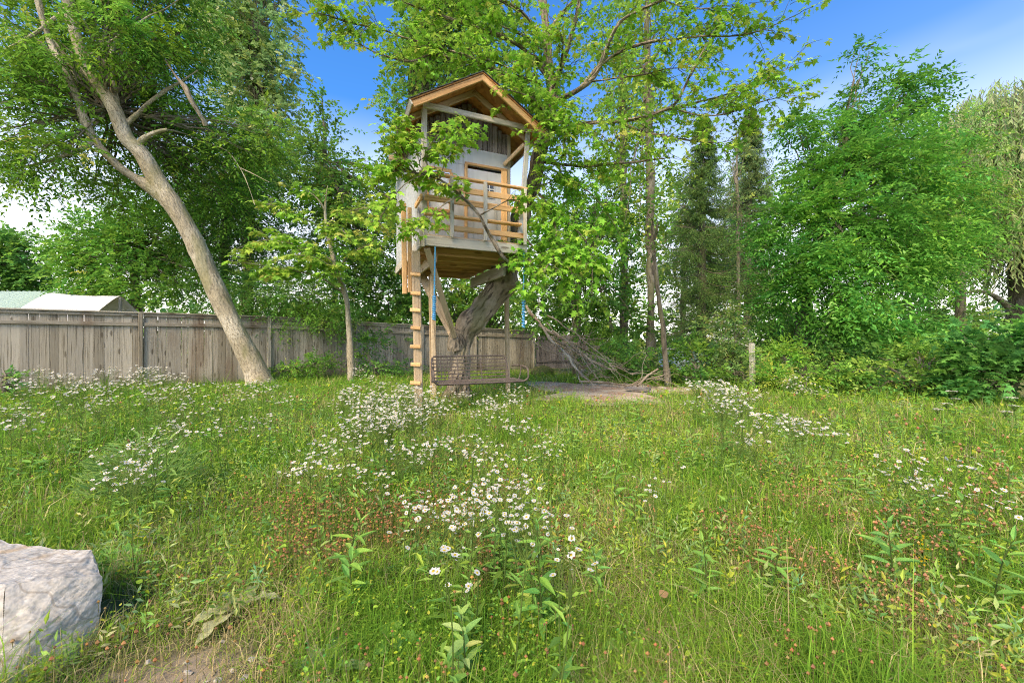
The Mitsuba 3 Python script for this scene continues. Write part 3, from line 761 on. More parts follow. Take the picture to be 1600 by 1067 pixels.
def maple():
    rng = np.random.default_rng(21)
    T = thing('maple_tree', 'big yellow green maple with a bent trunk carrying the treehouse', 'tree')
    tr = MB()
    limb(tr, PL((718, 642, 8.2), (720, 595, 8.2), (722, 550, 8.2), (724, 524, 8.25), (746, 492, 8.3), (770, 458, 8.3), (789, 418, 8.3), (808, 370, 8.25), (828, 310, 8.2), (842, 250, 8.2), (856, 200, 8.2), (862, 150, 8.2), (858, 90, 8.3), (850, 20, 8.4), (845, -80, 8.5), (850, -190, 8.5)),
         [.36, .23, .21, .235, .26, .28, .265, .22, .18, .165, .15, .125, .10, .075, .05, .02], 30, .06, .34, 4)
    limb(tr, PL((715, 545, 8.2), (712, 528, 8.15), (710, 517, 8.1)), [.19, .17, .09], 16, .04, .4, 9)
    part(T, 'trunk', tr.shape('bark_maple', True))
    U = [
        (PL((862, 150, 8.2), (885, 80, 8.0), (905, 6, 7.8), (915, -70, 7.7)), .06, .02),
        (PL((853, 210, 8.2), (885, 200, 7.9), (917, 192, 7.6), (999, 184, 7.0), (1049, 166, 6.8), (1080, 116, 6.6), (1105, 72, 6.5)), .05, .01),
        (PL((862, 160, 8.2), (920, 128, 7.8), (967, 37, 7.4), (1036, 0, 7.2), (1100, -30, 7)), .055, .012),
        (PL((848, 252, 8.2), (920, 259, 7.6), (980, 255, 7.2), (1039, 247, 7.0)), .035, .008),
        (PL((905, 140, 7.9), (985, 75, 7.5), (1060, 60, 7.3), (1150, 55, 7.2), (1250, 20, 7.0)), .035, .006),
        (PL((999, 184, 7), (1090, 160, 7), (1170, 135, 7), (1235, 105, 7)), .025, .005),
        (PL((1049, 168, 6.8), (1120, 180, 6.8), (1185, 160, 6.9), (1240, 150, 7)), .018, .005),
        (PL((960, 190, 7.3), (1050, 215, 7), (1120, 222, 7), (1175, 205, 7)), .02, .005),
        (PL((1036, 0, 7.2), (1100, 15, 7.1), (1170, 5, 7.0)), .015, .005),
        (PL((920, 128, 7.8), (980, 120, 7.5), (1040, 110, 7.3), (1110, 108, 7.2)), .02, .005),
        (PL((856, 120, 8.2), (790, 60, 7.8), (700, 30, 7.4), (620, 0, 7.2)), .05, .01),
        (PL((848, 170, 8.2), (780, 110, 7.4), (700, 80, 7.0), (600, 50, 6.8), (495, 22, 6.6)), .045, .008),
        (PL((846, 180, 8.2), (775, 110, 7.5), (690, 88, 7.1), (630, 95, 6.8), (560, 70, 6.6)), .04, .008),
        (PL((850, 60, 8.3), (780, 0, 8), (700, -30, 7.8), (560, -20, 7.6)), .04, .01),
        (PL((850, 20, 8.4), (820, -60, 8.4), (790, -170, 8.4)), .04, .01),
        (PL((850, 60, 8.4), (940, -40, 8.2), (1040, -100, 8)), .04, .01),
        (PL((850, 180, 8.1), (820, 130, 7.6), (790, 105, 7.3), (755, 95, 7.2)), .03, .007),
        (PL((850, 210, 8.1), (835, 165, 7.4), (815, 150, 7.0), (800, 155, 6.9)), .025, .006),
        (PL((852, 120, 8.2), (830, 60, 7.9), (780, 40, 7.6), (740, 60, 7.4)), .03, .008),
        (PL((856, 195, 8.1), (850, 178, 7.3), (832, 155, 6.75), (800, 142, 6.55)), .022, .006),
        (PL((862, 160, 8.2), (882, 190, 7.4), (868, 215, 6.9), (838, 208, 6.7)), .022, .006),
        (PL((846, 245, 8.1), (880, 240, 7.3), (884, 205, 7.0), (865, 180, 6.9)), .02, .006),
        (PL((858, 170, 8.1), (850, 150, 7.3), (825, 125, 6.9), (800, 118, 6.8)), .02, .006),
        (PL((838, 290, 8.1), (870, 275, 7.4), (880, 255, 7.1)), .018, .006),
        (PL((856, 150, 8.2), (850, 110, 7.5), (835, 85, 7.0), (810, 95, 6.8)), .025, .007),
        (PL((860, 140, 8.2), (875, 110, 7.5), (880, 70, 7.1), (860, 30, 7.0)), .025, .007),
        (PL((858, 90, 8.2), (815, 20, 7.7), (760, -10, 7.4), (690, 0, 7.2)), .03, .008),
    ]
    Dn = [
        (PL((795, 428, 8.1), (800, 420, 7.5), (790, 405, 6.78), (762, 360, 6.45), (749, 337, 6.3), (721, 306, 6.15), (687, 281, 6.0), (650, 270, 5.9), (600, 262, 5.8)), .042, .010),
        (PL((749, 337, 6.3), (775, 322, 6.3), (800, 312, 6.4), (850, 320, 6.5)), .013, .004),
        (PL((687, 281, 6), (665, 245, 5.95), (680, 215, 5.95), (715, 200, 6)), .012, .004),
        (PL((660, 274, 5.9), (620, 300, 5.8), (600, 330, 5.8), (590, 355, 5.8)), .012, .004),
        (PL((650, 270, 5.9), (626, 225, 5.8), (618, 190, 5.8)), .011, .004),
        (PL((610, 310, 5.8), (585, 290, 5.8), (575, 265, 5.8)), .010, .004),
        (PL((687, 281, 6), (655, 255, 5.9), (690, 235, 5.85), (720, 225, 5.85)), .010, .004),
        (PL((721, 306, 6.15), (690, 320, 6.0), (665, 345, 5.9), (640, 360, 5.9)), .012, .004),
        (PL((650, 270, 5.9), (620, 245, 5.8), (640, 215, 5.8)), .012, .004),
        (PL((687, 281, 6), (700, 250, 5.9), (735, 215, 5.9)), .01, .004),
    ]
    Rt = [
        (PL((836, 300, 8.2), (860, 330, 7.4), (870, 380, 7.0), (850, 425, 6.8)), .03, .006),
        (PL((838, 320, 8.2), (890, 350, 7.4), (920, 390, 7.1), (925, 430, 7)), .03, .006),
        (PL((800, 400, 8.1), (818, 395, 7.3), (835, 420, 6.9), (840, 450, 6.8)), .025, .006),
        (PL((815, 360, 8.2), (850, 400, 7.4), (890, 420, 7.1), (900, 450, 7.1)), .025, .006),
        (PL((845, 260, 8.2), (890, 280, 7.7), (930, 310, 7.5), (960, 350, 7.5)), .025, .006),
    ]
    for k_, (pts, a, b) in enumerate(U + Dn + Rt):
        mb = MB(); n = len(pts)
        limb(mb, pts, np.linspace(a, b, n), 7, .09, .2, k_, kink=.05)
        part(T, 'branch', mb.shape('bark_maple', True))
    w, l = MB(), MB()
    grow(w, l, U[:10], rng, 11, .74, .11, .080, MG, droop=.35, start=.22)
    grow(w, l, U[10:], rng, 13, .68, .10, .080, MG, droop=.45, start=.2)
    grow(w, l, Dn[:1], rng, 9, .36, .085, .095, (.112, .220, .028), droop=.5, start=.68)
    grow(w, l, Dn[1:], rng, 15, .36, .08, .084, (.112, .220, .028), droop=.5, start=.38)
    grow(w, l, Rt, rng, 14, .50, .095, .10, (.088, .195, .024), droop=.6, start=.25)
    part(T, 'twigs', w.shape('bark_maple', False), kind='stuff')
    part(T, 'crown', l.shape('leaf', False, True))


maple()

# ------------------------------------------------------------------ leaning tree at left
def leaning():
    rng = np.random.default_rng(31)
    T = thing('leaning_tree', 'leaning tree with smooth pale grey trunk forking above the fence at left', 'tree')
    mb = MB()
    limb(mb, PL((413, 612, 11.3), (402, 585, 11.3), (376, 532, 11.15), (345, 470, 11.0), (310, 392, 10.8), (276, 328, 10.6), (250, 290, 10.5), (219, 237, 10.3), (200, 219, 10.2), (178, 170, 10.1), (131, 94, 9.9), (108, 10, 9.7), (95, -80, 9.5)),
         [.43, .31, .25, .232, .222, .215, .205, .185, .165, .15, .13, .11, .06], 28, .09, .07, 2)
    part(T, 'trunk', mb.shape('bark_lean', True))
    Ls = [
        (PL((262, 318, 10.55), (225, 288, 10.4), (188, 262, 10.2), (150, 220, 10.0), (110, 130, 9.8), (70, 40, 9.6), (50, -40, 9.5)), .145, .05),
        (PL((215, 232, 10.3), (228, 214, 10.2), (242, 207, 10.1), (259, 203, 10.0)), .075, .04),
        (PL((259, 203, 10.0), (300, 213, 11.0), (350, 233, 11.2), (374, 262, 10.8), (398, 320, 10.5)), .02, .008),
        (PL((374, 262, 10.8), (400, 275, 10.7), (420, 285, 10.6)), .015, .006),
        (PL((187, 190, 10.15), (175, 110, 10.2), (180, 30, 10.3), (190, -60, 10.4)), .08, .03),
        (PL((131, 94, 9.9), (210, 40, 9.8), (280, 0, 9.8)), .035, .01),
        (PL((190, 200, 10.2), (250, 150, 10.3), (310, 110, 10.5)), .06, .015),
        (PL((150, 220, 10), (80, 250, 9.7), (20, 265, 9.6)), .05, .012),
        (PL((108, 10, 9.7), (40, 60, 9.5), (-30, 90, 9.4)), .05, .015),
    ]
    for k_, (p, a, b) in enumerate(Ls):
        m = MB(); limb(m, p, np.linspace(a, b, len(p)), 14 if a > .1 else 8, .09, .25, 10 + k_, kink=.06)
        part(T, 'branch', m.shape('bark_lean', True))
    m = MB(); limb(m, PL((322, 196, 10.4), (292, 142, 10.0), (272, 115, 10.0), (256, 90, 10.0)), [.075, .065, .045, .01], 8, .07, .5, 3)
    part(T, 'broken_branch', m.shape('bark_dead', False), 'pale splintered broken branch')
    w, l = MB(), MB()
    crown(l, [B(50, 200, 100, 60, 9.7), B(150, 30, 110, 60, 11.4), B(20, 30, 60, 45, 10.5), B(75, 70, 60, 40, 9.3), B(175, 55, 46, 40, 9.5), B(30, 120, 55, 34, 9.4), B(230, 60, 40, 34, 9.9), B(110, 130, 80, 55, 11.4), B(255, 105, 85, 85, 11.2), B(300, 230, 90, 70, 12.0), B(85, 258, 95, 44, 9.7), B(245, 20, 90, 60, 11.0), B(325, 300, 75, 60, 12.3), B(225, 180, 70, 60, 11.9), B(390, 215, 60, 45, 11.2), B(20, 120, 60, 40, 10), B(195, 300, 65, 34, 11.8), B(150, -60, 160, 50, 10)],
          rng, 60, .120, .40, LANCE, (.068, .135, .022), k=9, L=.42, droop=.5, twig=.004, wood=w, root=P(170, 170, 10.2))
    part(T, 'twigs', w.shape('bark_far', False), kind='stuff')
    part(T, 'crown', l.shape('leaf', False, True))


leaning()

# ------------------------------------------------------------------ other trees and shrubs
def tree(name, label, cat, trunk, tr, blobs, dens, leaf, wr, tmpl, base, seed, group=None, bark='bark_far', limbs=(), root=None, **kw):
    rng = np.random.default_rng(seed)
    T = thing(name, label, cat, group)
    if trunk is not None:
        m = MB(); tp_ = PL(*trunk); tp_[0, 2] = -.3; limb(m, tp_, np.interp(np.linspace(0, 1, len(trunk)), np.linspace(0, 1, len(tr)), tr), 12, .16, .25, seed, kink=.05)
        part(T, 'trunk', m.shape(bark, True))
    w, l = MB(), MB()
    if blobs:
        crown(l, [B(*b) for b in blobs], rng, dens, leaf, wr, tmpl, base, wood=w, root=root if root is not None else (PL(*trunk)[len(trunk) * 2 // 3] if trunk is not None else A(*np.mean([B(*b)[0] for b in blobs], 0)[:2], .2)), **kw)
        part(T, 'branches', w.shape(bark, False), kind='stuff')
        part(T, 'crown' if cat == 'tree' else 'foliage', l.shape('leaf', False, True))
    return T


GR, DK, YG = (.062, .135, .026), (.038, .09, .021), (.12, .19, .03)
tree('poplar_tree', 'tall grey green poplar rising against blue sky behind the leaning tree', 'tree', [(385, 560, 21), (390, 300, 21), (395, 100, 21), (400, -60, 21)], [.3, .2, .05],
     [(400, 50, 50, 60, 21), (425, 110, 42, 48, 21), (385, 150, 55, 50, 21), (430, -40, 50, 50, 21), (355, 10, 50, 60, 21), (420, 200, 50, 50, 21), (370, 80, 45, 50, 21), (395, 240, 60, 45, 21), (330, 60, 40, 60, 21.5)],
     24, .165, .8, LEAF, (.10, .155, .065), 41, k=8, L=.5, droop=.2)
tree('shade_tree', 'bushy mid green tree beyond the fence left of the leaning trunk', 'tree', [(215, 560, 15), (212, 450, 15), (210, 380, 15)], [.2, .1],
     [(150, 375, 60, 45, 15.5), (180, 410, 80, 55, 15), (245, 380, 70, 60, 15), (245, 440, 85, 40, 14.5), (185, 335, 55, 35, 15), (130, 430, 40, 35, 15.2), (110, 375, 26, 20, 15.2), (160, 470, 60, 24, 15)],
     62, .10, .75, LEAF, GR, 42, k=8, L=.4)
tree('shade_tree', 'distant dark green tree above the green shed roof at far left', 'tree', [(28, 530, 25), (28, 420, 25)], [.25, .12],
     [(25, 410, 45, 38, 25), (5, 385, 30, 24, 25), (55, 435, 28, 24, 25), (-40, 400, 50, 50, 25), (20, 445, 55, 20, 25)], 34, .17, .8, LEAF, DK, 43, k=8, L=.6)
tree('shade_tree', 'dense dark green tree directly behind the leaning trunk', 'tree', [(350, 560, 15.5), (350, 430, 15.5), (355, 300, 15.5)], [.22, .08],
     [(335, 350, 75, 60, 15), (405, 330, 60, 55, 15.5), (285, 310, 60, 50, 15.6), (370, 410, 70, 50, 14.8), (430, 260, 55, 50, 16), (360, 270, 70, 50, 16), (310, 420, 60, 50, 15), (430, 400, 50, 50, 15.5), (270, 360, 50, 60, 15.8)],
     62, .105, .45, LANCE, (.05, .105, .022), 44, k=9, L=.45, droop=.4)
tree('slender_tree', 'slender open crowned tree with a pointed top left of the treehouse', 'tree', [(528, 570, 16), (520, 400, 16), (508, 250, 16), (503, 145, 16)], [.12, .07, .015],
     [(503, 165, 16, 28, 16), (507, 215, 32, 36, 16), (512, 265, 50, 40, 16), (540, 310, 62, 45, 15.6), (478, 300, 42, 40, 16), (570, 355, 55, 45, 15.6), (555, 420, 58, 45, 15.4), (600, 310, 30, 45, 16), (520, 370, 60, 45, 16), (590, 410, 40, 40, 15.8)],
     44, .12, .7, LEAF, (.06, .115, .025), 45, k=7, L=.5)
tree('big_shrub', 'broad shrub hanging over the fence just right of the leaning trunk', 'shrub', None, None,
     [(395, 455, 60, 38, 13.0), (455, 465, 58, 40, 13.3), (515, 468, 46, 42, 13.8), (365, 484, 36, 22, 12.7), (425, 493, 50, 20, 12.9), (485, 498, 46, 22, 13.4), (480, 430, 45, 30, 13.8), (535, 505, 30, 26, 13.9)], 95, .10, .40, LANCE, (.075, .15, .032), 46, k=9, L=.4, droop=.5)
tree('big_shrub', 'leafy green shrub filling the gap between slender tree and ladder behind the fence', 'shrub', None, None,
     [(565, 470, 45, 45, 16.5), (610, 470, 40, 45, 16.5), (640, 440, 40, 50, 16.8), (590, 520, 45, 30, 15.6)], 62, .11, .7, LEAF, (.06, .125, .026), 47, k=8, L=.45)
tree('big_shrub', 'green shrub seen under the treehouse platform beyond the fence', 'shrub', None, None,
     [(690, 455, 50, 50, 18.2), (745, 450, 50, 50, 18.4), (715, 490, 60, 28, 18), (790, 470, 45, 45, 19)], 50, .12, .7, LEAF, (.085, .16, .03), 48, k=8, L=.5)
tree('shade_tree', 'rounded leaf tree rising behind the roof of the treehouse', 'tree', [(655, 560, 17), (650, 400, 17), (640, 200, 17), (650, 20, 17)], [.2, .15, .05],
     [(618, 160, 26, 26, 16.5), (622, 225, 26, 40, 16.5), (662, 40, 34, 50, 16.5), (700, 30, 60, 55, 16.5), (660, 100, 50, 40, 16.5), (640, 330, 40, 50, 17), (720, -40, 90, 40, 16.5), (760, 70, 60, 60, 17), (630, 280, 30, 40, 16.8)],
     50, .115, .85, LEAF, (.07, .135, .03), 49, k=8, L=.45)
tree('shade_tree', 'dark leafy tree to the right of the maple trunk behind the brush pile', 'tree', [(905, 560, 14), (900, 480, 14), (915, 400, 14), (930, 320, 14)], [.16, .08],
     [(880, 330, 50, 50, 14), (930, 380, 58, 50, 13.6), (885, 430, 58, 50, 14.5), (940, 460, 48, 50, 13.4), (850, 480, 48, 38, 15.5), (960, 320, 40, 50, 14), (900, 500, 58, 30, 14), (965, 500, 40, 38, 13), (840, 400, 40, 50, 15)],
     54, .105, .7, LEAF, (.052, .11, .022), 50, k=8, L=.45)
tree('slim_tree', 'straight mossy trunk clothed in leaves left of the tallest bare trunk', 'tree', [(976, 575, 15.5), (975, 420, 15.5), (973, 250, 15.5), (972, 60, 15.5)], [.17, .15, .12, .04],
     [(976, 270, 34, 40, 15.5), (965, 200, 40, 36, 15.5), (985, 360, 34, 36, 15.5), (975, 130, 40, 40, 15.5), (990, 420, 30, 28, 15.5), (968, 50, 40, 40, 15.5)], 46, .11, .8, LEAF, (.085, .15, .028), 51, k=7, L=.45)
tree('slim_tree', 'tall straight pale trunk left of the dark spruce', 'tree', [(1018, 590, 13), (1017, 450, 13), (1015, 280, 13), (1012, 120, 13), (1010, -60, 13)], [.14, .13, .12, .09, .03],
     [(1020, 190, 46, 36, 13), (1005, 100, 42, 40, 13), (1035, 260, 36, 26, 13), (1015, 10, 48, 42, 13), (1030, 320, 26, 20, 13), (990, 330, 20, 30, 13)], 34, .10, .8, LEAF, (.09, .155, .03), 52, k=6, L=.45, droop=.4)
tree('slim_tree', 'thin leaning sapling trunk in front of the tall straight trunk', 'tree', [(1044, 585, 10.2), (1040, 545, 10.2), (1030, 470, 10.2), (1024, 410, 10.2), (1018, 350, 10.2)], [.075, .065, .05, .02],
     [(1024, 345, 28, 22, 10.2), (1010, 390, 20, 14, 10.2)], 36, .09, .8, LEAF, (.08, .15, .03), 53, k=6, L=.35)


def spruce(label, u, vtop, vbase, Y, half, seed, base, dens=1.0, thin=False):
    rng = np.random.default_rng(seed)
    T = thing('spruce_tree', label, 'tree')
    a, b = P(u, vbase, Y), P(u + 4, vtop, Y)
    m = MB(); limb(m, [A(a[0], a[1], -.2), a * .7 + b * .3, a * .3 + b * .7, b], [.24, .18, .09, .012], 10, .3, .2, seed)
    part(T, 'trunk', m.shape('bark_far', True))
    w, l = MB(), MB()
    hgt = b[2] - a[2]
    nb = int(250 * dens)
    s = np.sort(rng.random(nb) ** 0.9)
    ln = (half / F * Y) * (1 - s) ** .8 * rng.uniform(.55, 1.15, nb) + .18
    az = rng.random(nb) * 2 * np.pi
    d = np.column_stack([np.cos(az), np.sin(az), np.zeros(nb)])
    st = a + (b - a) * s[:, None]
    k = np.linspace(0, 1, 7)
    path = st[:, None] + d[:, None] * (ln[:, None] * k)[..., None] + A(0, 0, 1) * (ln[:, None] * (-.55 * k + .38 * k ** 2.5))[..., None]
    tubes(w, path, np.linspace(1, .3, 7)[None] * .022, 3)
    part(T, 'branches', w.shape('bark_far', False), kind='stuff')
    per = 12 if thin else 18
    i = np.repeat(np.arange(nb), per); f = rng.uniform(.12, 1.02, len(i))
    p = st[i] + d[i] * (ln[i] * f)[:, None] + A(0, 0, 1) * (ln[i] * (-.55 * f + .38 * f ** 2.5))[:, None]
    sd = np.cross(d[i], A(0, 0, 1)) * rng.choice([-1, 1], len(i))[:, None]
    ax = d[i] * .45 + sd * rng.uniform(.2, .9, (len(i), 1)) - A(0, 0, 1) * rng.uniform(.2, 1.1, (len(i), 1))
    L = np.clip(ln[i] * .30, .14, .55) * rng.uniform(.6, 1.2, len(i))
    # each spray is a twig with needle fingers
    sprays(l, p, ax, L, 8, .13 * (Y / 20), .22, LANCE, base, rng, droop=.3, yellow=.08, fold=.5)
    part(T, 'crown', l.shape('leaf', False, True))


tree('shade_tree', 'light green leafy tree filling the gap behind the dark spruce', 'tree', [(1065, 560, 25), (1068, 440, 25), (1072, 330, 25)], [.2, .08],
     [(1060, 330, 40, 46, 25), (1130, 400, 48, 50, 25), (1075, 430, 56, 44, 25), (1190, 430, 48, 50, 26), (1145, 480, 60, 30, 25), (1200, 330, 34, 46, 26), (1035, 400, 34, 40, 25)],
     17, .19, .8, LEAF, (.085, .15, .035), 60, k=8, L=.8)
spruce('dark spruce with drooping boughs right of the tall straight trunk', 1095, 185, 560, 19, 86, 61, (.050, .088, .030), 1.5)
spruce('thinner grey green spruce with bare lower trunk behind the dark spruce', 1168, 172, 470, 24, 70, 62, (.066, .098, .045), 1.2)
tree('slim_tree', 'bare reddish trunk standing between the spruces and the bushy tree', 'tree', [(1156, 575, 21), (1154, 450, 21), (1152, 300, 21), (1150, 200, 21)], [.11, .08, .02],
     [(1150, 250, 24, 40, 21), (1140, 330, 28, 30, 21), (1165, 390, 26, 20, 21)], 24, .14, .5, LANCE, (.07, .11, .04), 63, k=7, L=.5)

tree('bushy_tree', 'large bushy green tree with long narrow leaves right of the garden', 'tree', [(1256, 600, 11), (1254, 520, 11), (1262, 440, 11), (1290, 330, 11), (1325, 240, 11)], [.19, .17, .13, .08, .02],
     [(1350, 150, 22, 46, 11), (1348, 85, 12, 24, 11), (1440, 150, 38, 30, 11.2), (1420, 120, 18, 20, 11.2), (1400, 200, 60, 45, 11.2), (1300, 235, 55, 42, 11), (1350, 260, 75, 55, 10.6), (1420, 280, 70, 60, 11), (1265, 290, 48, 42, 11), (1240, 350, 55, 45, 10.8), (1320, 350, 80, 60, 10.2), (1400, 370, 75, 60, 10.6), (1230, 420, 55, 45, 10.6), (1300, 440, 70, 50, 10.1), (1380, 450, 75, 50, 10.1), (1450, 400, 55, 60, 11), (1250, 205, 30, 26, 11.2), (1320, 510, 60, 32, 10.2), (1420, 500, 60, 36, 10.3), (1205, 470, 36, 36, 10.8), (1455, 330, 40, 50, 11.4)],
     112, .120, .40, LANCE, (.056, .138, .026), 64, k=9, L=.45, sub=.8, droop=.45, yellow=.1)
tree('big_shrub', 'mid green bush filling the ground behind the bushy tree', 'shrub', None, None,
     [(1200, 500, 50, 40, 15), (1280, 505, 50, 40, 15.5), (1360, 500, 50, 40, 15), (1440, 500, 50, 42, 15), (1500, 505, 40, 36, 14.5), (1240, 530, 50, 26, 14), (1330, 540, 60, 24, 14), (1420, 540, 60, 24, 14)], 46, .115, .6, LEAF, (.060, .12, .028), 67, k=8, L=.45)
tree('shade_tree', 'yellow green tree between the bushy tree and the willow', 'tree', [(1505, 560, 14), (1500, 420, 14), (1500, 300, 14)], [.18, .08],
     [(1490, 300, 42, 50, 14), (1520, 260, 36, 40, 14), (1500, 380, 48, 45, 14), (1475, 440, 40, 34, 13.6), (1530, 330, 36, 50, 14.2), (1510, 200, 26, 34, 14)], 56, .11, .45, LANCE, (.075, .155, .03), 65, k=8, L=.45)


def willow():
    rng = np.random.default_rng(66)
    T = thing('willow_tree', 'weeping willow with long hanging strands at the right edge', 'tree')
    m = MB(); c = P(1580, 560, 16)
    limb(m, PL((1592, 600, 17.5), (1588, 480, 17.5), (1596, 380, 17.5), (1600, 320, 17.5)), [.36, .28, .18, .06], 14, .2, .3, 1)
    part(T, 'trunk', m.shape('bark_far', True))
    for k_, p in enumerate((((1575, 480, 16), (1530, 455, 15.2), (1490, 470, 14.5)), ((1598, 360, 17.4), (1570, 320, 17), (1545, 270, 16.8)), ((1600, 330, 17.4), (1650, 240, 17), (1700, 220, 17)))):
        m = MB(); limb(m, PL(*p), [.10, .06, .012], 9, .2, .1, k_); part(T, 'branch', m.shape('bark_far', True))
    w, l = MB(), MB()
    n = 3000
    az = rng.random(n) * 2 * np.pi; el = np.arcsin(rng.random(n) ** .9)
    cc = P(1580, 330, 16.2); rad = A(3.5, 2.4, 5.1)
    top = cc + np.column_stack([np.cos(az) * np.cos(el), np.sin(az) * np.cos(el), np.sin(el)]) * rad * rng.uniform(.62, 1.04, (n, 1))
    top = top + (meshkit.noise(top * .9, 2)[:, None] - .5) * A(.8, .8, 1.2)
    ln = rng.uniform(1.2, 4.2, n); ln = np.minimum(ln, top[:, 2] - 1.6)
    k = np.linspace(0, 1, 6); out = np.column_stack([np.cos(az), np.sin(az), 0 * az])
    path = top[:, None] + out[:, None] * (0.45 * np.sqrt(k))[None, :, None] - A(0, 0, 1) * (ln[:, None] * k)[..., None] + np.cumsum(rng.normal(0, .03, (n, 6, 3)), 1) * A(1, 1, 0)
    tubes(w, path, np.full((1, 6), .006), 3, (.2, .2, .1))
    part(T, 'strands', w.shape('bark_far', False), kind='stuff')
    per = 26
    f = np.linspace(.02, 1, per)
    i0 = np.clip((f * 5).astype(int), 0, 4); fr = f * 5 - i0
    p = path[:, i0] * (1 - fr)[None, :, None] + path[:, i0 + 1] * fr[None, :, None]
    sd = rng.normal(0, 1, (n, per, 3)) * A(1, 1, .2)
    ax = nrm(sd) * .6 - A(0, 0, 1)
    no = rng.normal(0, 1, (n, per, 3))
    col = np.repeat(tint((.125, .185, .088), n, rng, .2, .06)[:, None], per, 1)
    leaves(l, p.reshape(-1, 3), ax.reshape(-1, 3), no.reshape(-1, 3), (.25 * np.exp(rng.normal(0, .2, n * per))), .24, LANCE, col.reshape(-1, 3))
    part(T, 'crown', l.shape('leaf', False, True))


willow()

# shrubs
tree('garden_shrub', 'dark green lobed leaf shrub at the right edge of the lawn', 'shrub', None, None,
     [(1555, 545, 52, 36, 7.6), (1570, 590, 62, 42, 7.4), (1520, 590, 34, 40, 7.7), (1620, 560, 50, 50, 7.6), (1590, 520, 30, 20, 7.6)], 105, .105, 1.0, MAPLE, (.042, .11, .03), 71, k=6, L=.34, droop=.4, yellow=.06)
tree('garden_shrub', 'tangled green shrub left of the dark lobed shrub', 'shrub', None, None,
     [(1400, 580, 50, 34, 8.6), (1450, 595, 45, 34, 8.4), (1360, 600, 46, 26, 8.5), (1440, 550, 40, 30, 9.0), (1480, 610, 34, 26, 7.9), (1470, 540, 36, 30, 9)], 105, .085, .55, LEAF, (.075, .145, .032), 72, k=7, L=.3, droop=.35)
tree('garden_shrub', 'shady green shrub under the bushy tree beside its trunk', 'shrub', None, None,
     [(1310, 565, 46, 36, 9.6), (1345, 540, 40, 30, 10), (1300, 600, 40, 24, 9.2), (1285, 535, 22, 24, 10.4)], 84, .085, .6, LEAF, (.06, .115, .03), 73, k=7, L=.32)
tree('garden_shrub', 'bright yellow green shrub in front of the bushy tree trunk', 'shrub', None, None,
     [(1225, 570, 40, 34, 9.2), (1210, 600, 46, 24, 9.0), (1250, 595, 36, 26, 8.9), (1230, 545, 22, 20, 9.4)], 120, .085, .42, LANCE, (.095, .19, .03), 74, k=9, L=.32, droop=.3)
tree('garden_shrub', 'pale green bush growing left of the grey post', 'shrub', None, None,
     [(1130, 520, 40, 30, 11), (1145, 560, 40, 36, 10.6), (1110, 555, 34, 28, 10.8), (1165, 590, 30, 22, 9.6), (1150, 490, 24, 22, 11.2)], 92, .08, .6, LEAF, (.105, .17, .055), 75, k=7, L=.32)
for (lab, bl, sd, col) in (('low green shrub at the right end of the brush pile', [(960, 560, 40, 26, 12), (985, 575, 30, 22, 11.4), (930, 560, 30, 24, 12.6)], 76, (.07, .14, .03)),
                           ('low dark green shrub at the foot of the thin leaning sapling', [(1035, 575, 36, 24, 10.9), (1060, 590, 34, 18, 10.4), (1010, 560, 30, 22, 11.4)], 77, (.048, .105, .026)),
                           ('low leafy shrub between the leaning sapling and the pale bush', [(1085, 570, 34, 26, 10.6), (1110, 595, 34, 18, 9.9), (1075, 550, 28, 18, 11.2)], 78, (.06, .125, .026))):
    tree('garden_shrub', lab, 'shrub', None, None, bl, 95, .085, .65, LEAF, col, sd, k=7, L=.32)
tree('garden_shrub', 'small bush against the fence at the foot of the leaning trunk', 'shrub', None, None, [(465, 575, 34, 20, 12.2), (492, 570, 30, 22, 12.6), (440, 582, 20, 14, 12)], 95, .08, .5, LEAF, (.06, .135, .026), 79, k=7, L=.3)
tree('garden_shrub', 'dark bush against the fence left of the ladder post', 'shrub', None, None, [(590, 555, 26, 34, 13.2), (580, 585, 34, 20, 12.4), (620, 580, 26, 18, 12.4), (565, 540, 16, 30, 13)], 82, .085, .5, LEAF, (.045, .10, .024), 80, k=7, L=.32)
# thin grass tree in the corner at left
tree('garden_shrub', 'small leafy weed bush before the fence at the left edge', 'shrub', None, None, [(8, 595, 16, 14, 8.4), (14, 612, 14, 10, 8.2)], 110, .09, .6, LEAF, (.07, .15, .04), 81, k=6, L=.25)


